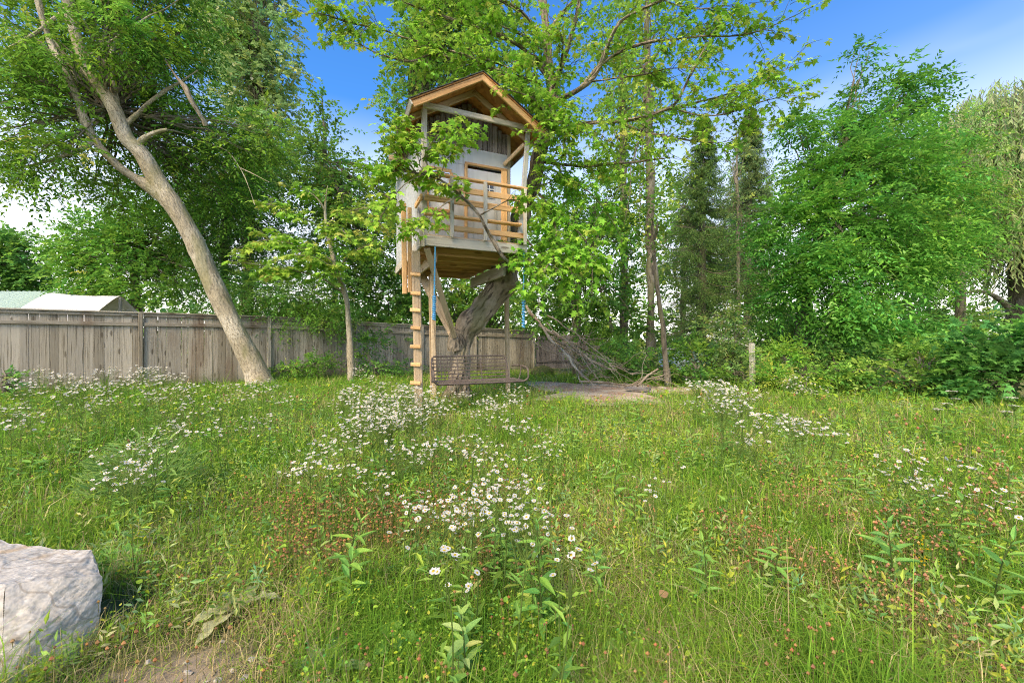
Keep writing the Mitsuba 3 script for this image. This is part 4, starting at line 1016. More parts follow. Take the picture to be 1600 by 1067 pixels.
def young_maple():
    rng = np.random.default_rng(83)
    T = thing('young_maple', 'young maple with pale lime green layered leaves before the fence', 'tree')
    m = MB(); limb(m, PL((549, 612, 11.8), (547, 545, 11.8), (543, 480, 11.8), (520, 400, 11.6), (508, 330, 11.5), (512, 290, 11.5)), [.11, .095, .08, .06, .035, .01], 12, .1, .2, 5)
    part(T, 'trunk', m.shape('bark_lean', True))
    Ls = [PL((538, 460, 11.8), (490, 430, 11.2), (430, 418, 10.8), (375, 410, 10.6)), PL((524, 410, 11.6), (470, 385, 11), (420, 375, 10.7), (392, 380, 10.6)), PL((512, 360, 11.5), (470, 340, 11.1), (430, 322, 10.9), (415, 318, 10.9)),
          PL((528, 420, 11.6), (560, 390, 11.1), (585, 380, 10.8)), PL((512, 350, 11.5), (545, 330, 11.2), (575, 325, 11)), PL((508, 330, 11.5), (490, 305, 11.3), (470, 295, 11.2)), PL((535, 445, 11.7), (520, 420, 10.9), (500, 405, 10.5)), PL((530, 425, 11.6), (480, 400, 10.6), (450, 400, 10.3)), PL((515, 380, 11.5), (530, 360, 10.8), (540, 365, 10.5))]
    for k_, p in enumerate(Ls):
        m = MB(); limb(m, p, np.linspace(.03, .008, len(p)), 6, .12, .2, k_); part(T, 'branch', m.shape('bark_lean', True))
    w, l = MB(), MB()
    grow(w, l, [(p, 0, 0) for p in Ls], rng, 11, .62, .12, .135, (.112, .215, .034), droop=.3, start=.25, updir=.05, flat=1.6)
    part(T, 'twigs', w.shape('bark_far', False), kind='stuff')
    part(T, 'crown', l.shape('leaf', False, True))


young_maple()


def backdrop():
    rng = np.random.default_rng(90)
    l = MB()
    bl = []
    for u in range(-260, 1900, 46):
        Y = 36 + rng.uniform(-5, 6)
        top = 490 + rng.uniform(-14, 10)
        if 560 < u < 1000: top = 470 + rng.uniform(-14, 10)
        if u < 130: top = 506 + rng.uniform(-5, 5)
        bl.append(B(u, (top + 545) / 2, 44, (545 - top) / 2 + 6, Y, .6))
    crown(l, bl, rng, 4.5, .42, .8, LEAF, (.055, .10, .03), k=6, L=1.0)
    k = thing('far_woodland', 'far off belt of trees and bushes seen between the nearer trunks', 'woodland', kind='stuff')
    scene[k] = l.shape('leaf', False, True)


backdrop()

# ------------------------------------------------------------------ things on the right: pool, post, brush pile
def right_things():
    rng = np.random.default_rng(95)
    T = thing('pool', 'pale blue and white pool side glimpsed through the bushes right of centre', 'pool')
    c = P(1075, 556, 20); n = 40; a = np.linspace(0, 2 * np.pi, n + 1)[:-1]
    mb = MB(); r = 1.35
    v = np.vstack([np.column_stack([c[0] + r * np.cos(a), c[1] + r * np.sin(a), np.full(n, z)]) for z in (-.2, .74)])
    mb.add(v, [[i, (i + 1) % n, n + (i + 1) % n] for i in range(n)] + [[i, n + (i + 1) % n, n + i] for i in range(n)], None, (.42, .58, .75))
    part(T, 'wall', mb.shape('painted', True, True))
    mb = MB(); t = np.linspace(0, 2 * np.pi, 41); tubes(mb, [np.column_stack([c[0] + r * np.cos(t), c[1] + r * np.sin(t), np.full(41, .78)])], np.full((1, 41), .07), 8, (.75, .78, .8))
    part(T, 'rim', mb.shape('painted', True, True))
    mb = MB(); mb.add(np.vstack([np.column_stack([c[0] + (r - .02) * np.cos(a), c[1] + (r - .02) * np.sin(a), np.full(n, .66)]), [[c[0], c[1], .66]]]), [[i, (i + 1) % n, n] for i in range(n)], None, (.15, .42, .62))
    part(T, 'water', mb.shape('painted', False, True))
    T = thing('post', 'short grey wooden post standing among the bushes right of the soil patch', 'post')
    b = P(1176.5, 590, 9.4)
    part(T, 'shaft', one_board(A(b[0], b[1], -.1), P(1174.5, 537, 9.4), .105, .10, A(1, .3, 0), bsdf='wood_grey'))
    part(T, 'top', one_board(P(1174.5, 537, 9.4) + A(0, 0, .001), P(1174.5, 535.8, 9.4), .085, .08, A(1, .3, 0), bsdf='wood_grey'))
    # dead branches
    def dead(label, pts, r0, r1, ntw, group=None):
        k = thing('fallen_branch', label, 'branch', group)
        pts = PL(*pts)
        m = MB(); limb(m, pts, np.linspace(r0, r1, len(pts)), 8, .09, .3, int(rng.integers(99)), kink=.10)
        part(k, 'stem', m.shape('bark_dead', True))
        q = spline(pts, 30); t = nrm(np.gradient(q, axis=0))
        i = rng.integers(6, 30, ntw)
        d = nrm(t[i] * .9 + rng.normal(0, .55, (ntw, 3))); L = rng.uniform(.3, 1.1, ntw); kk = np.linspace(0, 1, 6)
        pth = q[i][:, None] + d[:, None] * (L[:, None] * kk)[..., None] + np.cumsum(rng.normal(0, .03, (ntw, 6, 3)), 1)
        pth[..., 2] = np.maximum(pth[..., 2], .03)
        w = MB(); tubes(w, pth, np.linspace(1, .3, 6)[None] * .010, 4); part(k, 'twigs', w.shape('bark_dead', False), kind='stuff')
    G = 'dead branches heaped against the fence end'
    gl = 'long bare dead branch in the tangled heap against the fence end'
    dead('longest pale dead branch slanting from the fence top down to the soil', ((822, 478, 13.5), (850, 515, 12.6), (880, 550, 11.6), (905, 580, 10.8), (928, 606, 10.0)), .05, .02, 8)
    dead('pale dead branch arching over the middle of the heap towards the right', ((842, 508, 13.2), (880, 530, 12.4), (905, 545, 11.8), (930, 568, 11.2), (965, 578, 10.9)), .045, .015, 10)
    for i in range(10):
        u0, v0 = rng.uniform(820, 885), rng.uniform(486, 540)
        u1, v1 = rng.uniform(900, 1010), rng.uniform(565, 606)
        y0, y1 = rng.uniform(12.4, 14), rng.uniform(10, 11)
        z1 = max(P(u1, v1, y1)[2], .06)
        sag = rng.uniform(-8, 14)
        dead(gl, ((u0, v0, y0), ((2 * u0 + u1) / 3, (2 * v0 + v1) / 3 + sag, (2 * y0 + y1) / 3), ((u0 + 2 * u1) / 3, (v0 + 2 * v1) / 3 + sag, (y0 + 2 * y1) / 3), (u1, 533.5 + (H - z1) * F / y1, y1)), rng.uniform(.014, .03), .008, 9, G)
    dead('straight pale stick propped up at the right end of the soil patch', ((996, 603, 9.2), (1012, 590, 9.4), (1030, 577, 9.6)), .03, .022, 3)
    dead('thin forked stick lying low beside the propped pale stick', ((975, 604, 9.5), (1000, 598, 9.4), (1020, 592, 9.5), (1034, 587, 9.6)), .02, .01, 6)
    dead('low grey branch lying flat along the back of the soil patch', ((905, 596, 10.4), (950, 598, 10), (985, 605, 9.3)), .03, .012, 8)
    T = thing('plank', 'dark rotten plank lying on the bare soil patch', 'plank')
    a, b = P(978, 606, 9.0), P(1016, 612, 8.7)
    za, zb = float(gz(a[0], a[1])), float(gz(b[0], b[1]))
    part(T, 'slab', one_board(A(a[0], a[1], za + .09), A(b[0], b[1], zb + .08), .18, .04, A(.3, 1, .1), bsdf='wood_dark'))
    for lab, (u, v, Y, r) in (('rust brown clod of earth beside the sapling foot', (1034, 600, 9.2, .11)), ('dark heap of debris under the heap of branches near the fence', (848, 572, 13.5, .4))):
        k = thing('soil_clod', lab, 'clod')
        m = trimesh.creation.icosphere(3, r); p = P(u, v, Y); vv = np.array(m.vertices)
        vv = vv * (0.7 + .6 * meshkit.fbm(vv / r * 1.8, 3)[:, None]) * A(1, 1, .6); p[2] = gz(p[0], p[1]) + r * .25
        scene[k] = mikit.ply((vv + p, m.faces), 'dirt' if r < .2 else 'lawn_soil', True)


right_things()

# ------------------------------------------------------------------ boulder and pebbles
def rock_mesh(pts, sub, amp, seed):
    m = trimesh.Trimesh(pts).convex_hull if not isinstance(pts, trimesh.Trimesh) else pts
    m = m.subdivide_to_size(sub, max_iter=12)
    v = np.array(m.vertices); n = np.array(m.vertex_normals)
    d = (meshkit.fbm(v * 7, 4, seed) - .5) * 2 + np.abs(meshkit.fbm(v * 3.2, 2, seed + 3) - .5) * -1.4
    st = np.floor(v[:, 2] * 16 + 2.2 * meshkit.fbm(v * 4, 3, seed + 9)) / 16
    d += .5 * (meshkit.noise(np.column_stack([st * 30, v[:, 0] * 1.5, v[:, 1] * 1.5]), seed) - .5)
    return v + n * (d * amp)[:, None], np.array(m.faces)


def boulder():
    k = thing('boulder', 'big pale limestone boulder cut off by the lower left corner', 'rock')
    pts = A([-1.70, 1.60, .235], [-1.655, 1.655, .20], [-1.60, 1.59, .0], [-1.57, 1.56, -.1], [-1.60, 1.36, -.1], [-1.64, 1.24, -.1], [-2.5, 1.05, -.12], [-1.83, 1.48, .275], [-1.72, 1.57, .25], [-2.4, 1.28, .34],
            [-1.85, 1.80, .235], [-1.84, 1.83, -.1], [-2.5, 1.95, .21], [-2.7, 2.0, -.1], [-2.8, 1.2, .3], [-2.9, 1.5, -.1], [-1.66, 1.33, .02])
    scene[k] = mikit.ply(rock_mesh(pts, .028, .024, 4), 'limestone', 35)
    rng = np.random.default_rng(7)
    for i in range(14):
        u, v = rng.uniform(215, 420), rng.uniform(985, 1064)
        Y = H * F / (v - 533.5); x = (u - 800) / F * Y; r = rng.uniform(.008, .02)
        p = rng.normal(size=(14, 3)); p = nrm(p) * r * A(1.2, 1, .6) + A(x, Y, float(gz(x, Y)) + r * .3)
        k = thing('pebble', 'small pale stone lying on the bare tan soil right of the boulder', 'stone', 'pebbles on the bare soil by the boulder')
        scene[k] = mikit.ply(trimesh.Trimesh(p).convex_hull, 'limestone', False)


boulder()

# ------------------------------------------------------------------ grass, weeds and flowers
def bare_mask(x, y): return np.exp(-((x + 1.15) ** 2 + ((y - 1.35) * 1.2) ** 2) / .10)


def field(n, rng, r0=.9, r1=20.0, half=66):
    r = np.exp(rng.uniform(math.log(r0), math.log(r1), n)); a = np.radians(rng.uniform(-half, half, n))
    x, y = r * np.sin(a), r * np.cos(a)
    # inside the garden: in front of the fence, left of the hedge
    s = (x - FA[0]) * fd[1] - (y - FA[1]) * fd[0]
    ok = (s > .05) & ~in_soil(x, y, .86) & (y < 15) & (x < 10.5)
    return x[ok], y[ok], r[ok]


def grass():
    rng = np.random.default_rng(101)
    mb = MB()
    x, y, r = field(350000, rng)
    keep = rng.random(len(x)) > np.clip(bare_mask(x, y) * .97, 0, .93)
    keep &= ~((x < -1.63) & (y > 1.3) & (y < 1.85) & (x > -2.8))
    keep &= ~(in_soil(x, y, 1.1) & (rng.random(len(x)) < .5))
    x, y, r = x[keep], y[keep], r[keep]; n = len(x)
    q = np.stack([x * .8, y * .8, 0 * x], -1)
    lush = meshkit.fbm(q, 3, 1); dry = meshkit.fbm(q * 2.3 + 7, 3, 2); tuft = meshkit.fbm(q * 5, 2, 4)
    left = np.clip((-x - 0.5) / 4, 0, 1) * np.clip((y - 2) / 3, 0, 1)
    h = (.055 + .15 * tuft * lush + .10 * np.clip(lush - .45, 0, 1)) * np.exp(rng.normal(0, .35, n)) * (1 + .25 * np.clip(y / 10, 0, 1))
    h *= np.where(bare_mask(x, y) > .2, .6, 1)
    wd = np.maximum(.0028, .00115 * r) * rng.uniform(.7, 1.4, n)
    az = rng.random(n) * 2 * np.pi; lean = np.abs(rng.normal(.7, .5, n)) * h; flat = rng.random(n) < .16; lean = np.where(flat, h * 1.1 + .03, lean); h = np.where(flat, h * .45, h)
    d = np.column_stack([np.cos(az), np.sin(az), 0 * az]); sd = np.column_stack([-np.sin(az), np.cos(az), 0 * az])
    tw = rng.uniform(-1, 1, (n, 1)); sd = nrm(sd + d * tw)
    b = np.column_stack([x, y, gz(x, y) - .01])
    g1, g2, g3 = A(.15, .325, .036), A(.31, .45, .06), A(.56, .47, .24)
    t = np.clip(rng.normal(.45, .25, n) + (dry - .5) * 1.3 - left * .35, 0, 1)[:, None]
    col = g1 * (1 - t) + g2 * t
    isdry = rng.random(n) < np.clip(.35 * flat + .07 + (dry - .49) * 1.2 + .5 * bare_mask(x, y) + .08 * (y < 2.2) - .05 * left, .01, .7)
    col = np.where(isdry[:, None], g3 * rng.uniform(.6, 1.2, (n, 1)), col) * np.exp(rng.normal(0, .16, (n, 1)))
    near = r < 6.5
    for m, det in ((near, True), (~near, False)):
        k = m.sum(); B0, S, D_, hh, ww, ll, cc = b[m], sd[m], d[m], h[m][:, None], wd[m][:, None], lean[m][:, None], col[m]
        up = A(0, 0, 1)
        if det:
            v = np.stack([B0 - S * ww * .5, B0 + S * ww * .5, B0 + up * hh * .6 + D_ * ll * .3 - S * ww * .42, B0 + up * hh * .6 + D_ * ll * .3 + S * ww * .42, B0 + up * hh * np.clip(1 - .25 * ll / hh, .5, 1) + D_ * ll], 1)
            f = np.array([[0, 1, 3], [0, 3, 2], [2, 3, 4]])
        else:
            v = np.stack([B0 - S * ww * .5, B0 + S * ww * .5, B0 + up * hh + D_ * ll * .8], 1); f = np.array([[0, 1, 2]])
        nv = v.shape[1]
        mb.add(v.reshape(-1, 3), (f[None] + (np.arange(k) * nv)[:, None, None]).reshape(-1, 3), None, np.repeat(cc, nv, 0))
    k = thing('grass', 'uncut green and straw coloured meadow grass over the lawn', 'grass', kind='stuff')
    scene[k] = mb.shape('grass_blade', False, True)
    # clover and other small broad leaves between the grass
    mb = MB()
    x, y, r = field(100000, rng, .95, 13)
    q = np.stack([x * .9 + 3, y * .9, 0 * x], -1)
    cl = meshkit.fbm(q, 3, 8)
    m = (cl > .36) & (rng.random(len(x)) < .25 + .5 * (meshkit.noise(q * 3, 5) > .55)) & (bare_mask(x, y) < .35) & ~((x < -1.63) & (y > 1.3) & (y < 1.85))
    x, y, r, cl = x[m], y[m], r[m], cl[m]; n = len(x)
    hz = rng.uniform(.015, .12, n) * (.6 + cl)
    pos = np.column_stack([x, y, gz(x, y) + hz]); az = rng.random(n) * 2 * np.pi
    ax = np.column_stack([np.cos(az), np.sin(az), rng.normal(.15, .35, n)])
    leaves(mb, pos, ax, A(0, 0, 1) + rng.normal(0, .4, (n, 3)), np.maximum(.011, .0052 * r) * np.exp(rng.normal(0, .35, n)), .7, LEAF, tint((.10, .17, .024), n, rng, .25, .28))
    x, y, r = field(9500, rng, 2.0, 10)
    m = (rng.random(len(x)) < .25 + .6 * (meshkit.fbm(np.stack([x * 1.3, y * 1.3, 0 * x + 9], -1), 2, 6) > .5)) & (bare_mask(x, y) < .3) & ~((x < -1.63) & (y > 1.3) & (y < 1.85))
    x, y, r = x[m], y[m], r[m]; n = len(x)
    for c_, q_ in (((.10, .17, .045), 0), ((.125, .19, .075), 1), ((.13, .19, .03), 2)):
        w_ = np.arange(n) % 3 == q_
        sprays(mb, np.column_stack([x, y, gz(x, y) + .02])[w_], np.column_stack([rng.normal(0, .3, n), rng.normal(0, .3, n), np.ones(n)])[w_], rng.uniform(.06, .22, n)[w_], 8, .036, .30, LANCE, c_, rng, .1, .15, .1)
    k = thing('clover', 'mat of clover and small broad leaved weeds among the grass', 'clover', kind='stuff')
    scene[k] = mb.shape('leaf', False, True)
    # rusty brown seed heads
    mb = MB()
    x, y, r = field(60000, rng, .95, 9)
    u, v = 800 + F * x / y, 533.5 + F * H / y
    w_ = 1.5 * np.exp(-(((u - 600) / 230) ** 2 + ((v - 850) / 60) ** 2)) + np.exp(-(((u - 1380) / 200) ** 2 + ((v - 930) / 110) ** 2)) + .6 * np.exp(-(((u - 1180) / 120) ** 2 + ((v - 860) / 70) ** 2)) + .35 * np.exp(-(((u - 1560) / 80) ** 2 + ((v - 810) / 50) ** 2)) + .03
    m = rng.random(len(x)) < w_ * 1.0 * (meshkit.fbm(np.stack([x * 3, y * 3, 0 * x], -1), 2, 4) > .45)
    x, y, r = x[m], y[m], r[m]; n = len(x)
    pos = np.column_stack([x, y, gz(x, y) + rng.uniform(.07, .19, n)])
    iv = A([1, 0, 0], [0, 1, 0], [-1, 0, 0], [0, -1, 0], [0, 0, 1], [0, 0, -1]); jf = np.array([[0, 1, 4], [1, 2, 4], [2, 3, 4], [3, 0, 4], [1, 0, 5], [2, 1, 5], [3, 2, 5], [0, 3, 5]])
    sz = np.maximum(.0062, .0023 * r) * np.exp(rng.normal(0, .22, n))
    V = pos[:, None] + iv[None] * A(1, 1, 1.15) * sz[:, None, None]
    col = A(.27, .135, .045) * np.exp(rng.normal(0, .3, (n, 1))) * (1 + rng.normal(0, .12, (n, 3)))
    mb.add(V.reshape(-1, 3), (jf[None] + (np.arange(n) * 6)[:, None, None]).reshape(-1, 3), None, np.repeat(np.clip(col, .01, .6), 6, 0))
    st = np.stack([pos * A(1, 1, 0) + A(0, 0, 1) * gz(x, y)[:, None], pos], 1)
    tubes(mb, st, np.full((1, 2), .0011), 3, (.13, .13, .04))
    k = thing('seed_heads', 'rusty brown clover seed heads scattered through the front of the lawn', 'seed heads', kind='stuff')
    scene[k] = mb.shape('painted', False, True)


grass()


def star(mb, c, nrm_, r, rng):
    """A small daisy: a ring of white rays and a yellow dome."""
    a = nrm(np.cross(nrm_, A(.3, .9, .1))); b = np.cross(nrm_, a)
    n = 14; t = np.arange(n) * 2 * np.pi / n
    rr = r * (1 + .12 * rng.normal(size=n)) * np.where(np.arange(n) % 2, .80, 1.0)
    v = np.vstack([[c], c + nrm_ * r * .10 + rr[:, None] * (np.cos(t)[:, None] * a + np.sin(t)[:, None] * b)])
    mb.add(v, [[0, 1 + i, 1 + (i + 1) % n] for i in range(n)], None, (.80, .79, .77))
    m = 6; t = np.arange(m) * 2 * np.pi / m
    v = np.vstack([[c + nrm_ * r * .28], c + nrm_ * r * .08 + .36 * r * (np.cos(t)[:, None] * a + np.sin(t)[:, None] * b)])
    mb.add(v, [[0, 1 + i, 1 + (i + 1) % m] for i in range(m)], None, (.62, .48, .06))


def fleabane(x, y, h, heads, rng, label, group, r=.0125, spread=.10, near=False, name='fleabane', cat='flower'):
    k = thing(name, label, cat, group)
    z0 = float(gz(x, y)) - .01
    base = A(x, y, z0)
    lean = rng.normal(0, .08, 2)
    top = base + A(lean[0] * h, lean[1] * h, h * .86)
    w = MB()
    g = (.16, .24, .06)
    tubes(w, [spline([base, base * .5 + top * .5 + A(*rng.normal(0, .012, 2), 0), top], 6)], np.linspace(.0032, .002, 6)[None], 4, g)
    hd = []
    for i in range(heads):
        a = rng.random() * 6.28; q = math.sqrt(rng.random()) * spread
        e = top + A(math.cos(a) * q, math.sin(a) * q, h * .13 + rng.normal(0, .035))
        s = base + (top - base) * rng.uniform(.72, 1.0)
        tubes(w, [spline([s, s * .4 + e * .6 + A(0, 0, -.008), e], 4)], np.full((1, 4), .0013), 3, g)
        hd.append(e)
    n = int(h * 26)
    t = rng.uniform(.08, .92, n); a = rng.random(n) * 6.28
    pos = base + (top - base) * t[:, None]
    ax = np.column_stack([np.cos(a), np.sin(a), rng.normal(.35, .3, n)])
    leaves(w, pos, ax, A(0, 0, 1) + rng.normal(0, .3, (n, 3)), rng.uniform(.045, .10, n) * (1.15 - .5 * t), .24, LANCE, tint((.085, .15, .035), n, rng))
    part(k, 'stem', w.shape('leaf', False, True))
    m = MB()
    for e in hd:
        nn = nrm(A(0, 0, 1) + A(0, -.15, 0) + rng.normal(0, .3, 3))
        if near:
            m1 = MB(); star(m1, e, nn, r * rng.choice([.45, .75, .9, 1.0, 1.1]), rng); part(k, 'flower_head', m1.shape('leaf', False, True))
        else: star(m, e, nn, r * rng.uniform(.8, 1.2), rng)
    if not near: part(k, 'flower_heads', m.shape('leaf', False, True), kind='stuff')


def flowers():
    rng = np.random.default_rng(111)
    sets = [
        ('white fleabane in the tall drift along the foot of the grey fence', 'fleabane along the fence', .62, 11, .013, .17, 1,
         [(75, 585), (90, 590), (160, 583), (215, 576), (250, 575), (255, 590), (270, 590), (130, 610), (50, 610), (90, 605), (150, 622), (180, 600), (200, 595), (230, 590), (290, 610), (65, 580), (110, 605), (240, 600), (170, 612), (225, 605), (140, 600), (280, 605)]),
        ('white fleabane in the loose group at the left edge of the lawn', 'fleabane at the left edge', .55, 9, .0125, .14, 1, [(40, 645), (10, 640), (30, 655), (155, 630), (20, 630), (40, 600)]),
        ('white fleabane standing in the shaded grass before the leaning trunk', 'fleabane before the leaning trunk', .5, 9, .0125, .15, 1, [(380, 600), (400, 595), (410, 605), (350, 605), (345, 625), (395, 645), (350, 650), (365, 610), (430, 600), (300, 620), (270, 650), (250, 622)]),
        ('white fleabane in the feathery clump in the left half of the lawn', 'fleabane in the left clump', .5, 9, .0125, .12, 1, [(280, 660), (245, 690), (245, 665), (200, 700), (190, 697), (170, 730), (215, 722), (260, 690), (230, 725)]),
        ('white fleabane in the dense drift round the foot of the ladder post', 'fleabane round the ladder post', .52, 20, .0130, .18, 1,
         [(560, 600), (570, 625), (590, 610), (600, 640), (610, 620), (620, 635), (640, 625), (640, 600), (660, 640), (650, 615), (555, 650), (565, 660), (590, 655), (580, 590), (625, 605), (600, 595), (545, 625), (670, 625), (615, 650), (540, 610), (585, 640), (635, 650)]),
        ('white fleabane blooming in front of the swing bench', 'fleabane before the bench', .45, 13, .0120, .15, 1, [(700, 603), (720, 612), (770, 615), (790, 603), (800, 612), (760, 625), (740, 610), (815, 605), (690, 620), (780, 630), (750, 640)]),
        ('white fleabane in the row across the middle left of the lawn', 'fleabane in the middle left row', .45, 9, .0125, .11, 0, [(540, 680), (560, 685), (520, 685), (490, 700), (485, 715), (465, 722), (505, 722), (520, 724), (545, 722), (570, 730), (600, 732), (555, 695)]),
        ('white fleabane in the band across the middle of the lawn', 'fleabane in the middle band', .45, 9, .0125, .11, 0, [(640, 690), (620, 700), (650, 705), (690, 685), (710, 680), (740, 680), (660, 700), (715, 700), (810, 660), (800, 665), (830, 660), (850, 685), (845, 700), (770, 705), (770, 690), (675, 683), (860, 690), (730, 690)]),
        ('white fleabane with open yellow centred daisies in the big central clump', 'fleabane in the central clump', .48, 8, .0125, .09, 0, [(760, 722), (770, 740), (757, 750), (780, 762), (790, 750), (812, 745), (800, 770), (822, 755), (720, 770), (690, 765), (678, 775), (668, 790), (642, 790), (652, 795), (740, 772), (730, 800), (700, 800), (842, 800), (830, 812), (850, 820), (800, 805), (715, 780), (835, 770), (690, 785), (775, 752)]),
        ('white fleabane nearest the camera with the largest daisies', 'fleabane nearest the camera', .5, 6, .0125, .07, 0, [(880, 820), (862, 850), (700, 855), (722, 858), (805, 800)]),
        ('white fleabane at the edge of the bushes right of the soil patch', 'fleabane right of the soil', .6, 16, .0125, .16, 1, [(1110, 612), (1130, 600), (1150, 640), (1100, 602), (1125, 620), (1090, 598), (1140, 625), (1120, 640), (1160, 610), (1115, 595)]),
        ('white fleabane in the small group in the right half of the lawn', 'fleabane in the right half', .48, 13, .0130, .12, 0, [(1205, 657), (1222, 667), (1240, 655), (1260, 665), (1275, 670), (1295, 678), (1190, 690), (1245, 668), (1230, 660)]),
        ('white daisy plant in the scattered patch at the lower right', 'daisies at the lower right', .42, 5, .0135, .10, 0, [(1410, 715), (1405, 727), (1430, 737), (1440, 732), (1456, 737), (1482, 727), (1420, 750), (1442, 760), (1470, 765), (1500, 772), (1520, 762), (1465, 755), (1560, 778)]),
        ('small white daisy plant in the grass right of the central clump', 'daisies right of the central clump', .35, 3, .011, .06, 0, [(1010, 742), (1025, 752), (1040, 750), (1020, 768), (1040, 770), (1070, 720)]),
    ]
    for label, group, h, heads, r, spread, extra, pts in sets:
        for (u, v) in pts:
            for e in range(1 + int(extra)):
                hh = h * rng.uniform(.72, 1.2)
                uu, vv = (u, v) if e == 0 else (u + rng.normal(0, 14), v + rng.normal(0, 9))
                Y = min((H - hh) * F / max(vv - 533.5, 40), 11)
                x = (uu - 800) / F * Y
                lim = FA[1] + (x - FA[0]) * fd[1] / fd[0] - .35
                if Y > lim:
                    Y = lim * .985; x = (uu - 800) / F * Y
                    hh = np.clip(H - (vv - 533.5) * Y / F, .25, .8)
                fleabane(x, Y, hh, max(3, int(heads * 1.45 * rng.uniform(.6, 1.3))), rng, label, group, r * (1.35 if Y > 5 else .98), spread, near=Y < 2.3)


flowers()


def umbels():
    rng = np.random.default_rng(121)
    for label, u, v, Y in (('tall wild carrot with flat white umbel, leftmost of three at right', 1465, 640, 4.6), ('tall wild carrot with flat white umbel below the dark lobed shrub', 1487, 612, 4.7), ('wild carrot with wide white umbels at the right edge', 1580, 622, 4.2)):
        k = thing('wild_carrot', label, 'flower')
        top = P(u, v, Y); b = A(top[0] + .04, Y, float(gz(top[0], Y)))
        w, m = MB(), MB()
        tubes(w, [spline([b, b * .5 + top * .5 + A(.03, 0, 0), top - A(0, 0, .05)], 8)], np.linspace(.004, .0025, 8)[None], 5, (.11, .17, .05))
        for c in ((0, 0, 0), (.07, .03, -.09), (-.08, -.02, -.14)) if u != 1465 else ((0, 0, 0),):
            c = A(*c); m = MB()
            R_ = .05
            for i in range(26):
                a = i * 2.4; q = R_ * math.sqrt(i / 26)
                e = top + c + A(math.cos(a) * q, math.sin(a) * q, .012 - q * q * 3)
                tubes(w, [[top + c - A(0, 0, .05), e]], np.full((1, 2), .001), 3, (.11, .17, .05))
                star(m, e, nrm(A(0, 0, 1) + rng.normal(0, .2, 3)), .0085, rng)
            part(k, 'umbel', m.shape('leaf', False, True))
            if c.any(): tubes(w, [[b * .35 + top * .65, top + c - A(0, 0, .05)]], np.full((1, 2), .0018), 3, (.11, .17, .05))
        n = 26; t = rng.uniform(.05, .7, n); a = rng.random(n) * 6.28
        leaves(w, b + (top - b) * t[:, None], np.column_stack([np.cos(a), np.sin(a), rng.normal(.3, .3, n)]), A(0, 0, 1) + rng.normal(0, .3, (n, 3)), rng.uniform(.06, .13, n), .2, LANCE, tint((.085, .15, .04), n, rng))
        part(k, 'stem', w.shape('leaf', False, True))


umbels()


def broad(name, label, cat, u, v, n, L, wr, base, seed, lift=.5, tmpl=DOCK, group=None):
    """A rosette of big leaves, each a part of its own."""
    rng = np.random.default_rng(seed)
    Y = H * F / (v - 533.5); x = (u - 800) / F * Y
    k = thing(name, label, cat, group)
    b = A(x, Y, float(gz(x, Y)) + .01)
    a0 = rng.random() * 6.28
    for i in range(n):
        a = a0 + i * 2.4 + rng.normal(0, .2)
        e = lift * rng.uniform(.5, 1.3)
        d = nrm(A(math.cos(a), math.sin(a), e))
        l = L * rng.uniform(.7, 1.15)
        # a long leaf bent along its midrib, with a wavy, toothed edge
        t = np.linspace(0, 1, 19); ph = rng.random() * 6
        wv = np.sin(np.pi * np.clip(t, .02, 1) ** .72) ** .75 * (1 - .30 * (np.arange(19) % 3 == 1) * (tmpl is DOCK)) + .03
        side = nrm(np.cross(A(0, 0, 1), d)); up = np.cross(d, side); side = nrm(side + up * rng.normal(0, .25))
        mid = b + d * .02 + l * (np.outer(t, d) - np.outer((.40 * e + .18) * t ** 2, A(0, 0, 1)))
        rows = []
        for q in (-1, -.5, 0, .5, 1):
            cup = .16 * abs(q) * wv * wr + .035 * np.sin(t * 21 + ph + 2 * q) * abs(q)
            rows.append(mid + l * (np.outer(q * wv * wr * .5, side) + np.outer(cup, up)))
        v = np.stack(rows, 1).reshape(-1, 3)
        f = []
        for i_ in range(18):
            for q in range(4):
                a_ = i_ * 5 + q
                f += [[a_, a_ + 1, a_ + 6], [a_, a_ + 6, a_ + 5]]
        mb = MB(); mb.add(v, f, None, np.clip(tint(base, 1, rng, .12, .08), 0, 1))
        tubes(mb, [mid[::6] - up * l * .012], np.linspace(.0035, .001, 4)[None], 4, np.asarray(base) * 2.4)
        part(k, 'leaf', mb.shape('leaf', True, True))


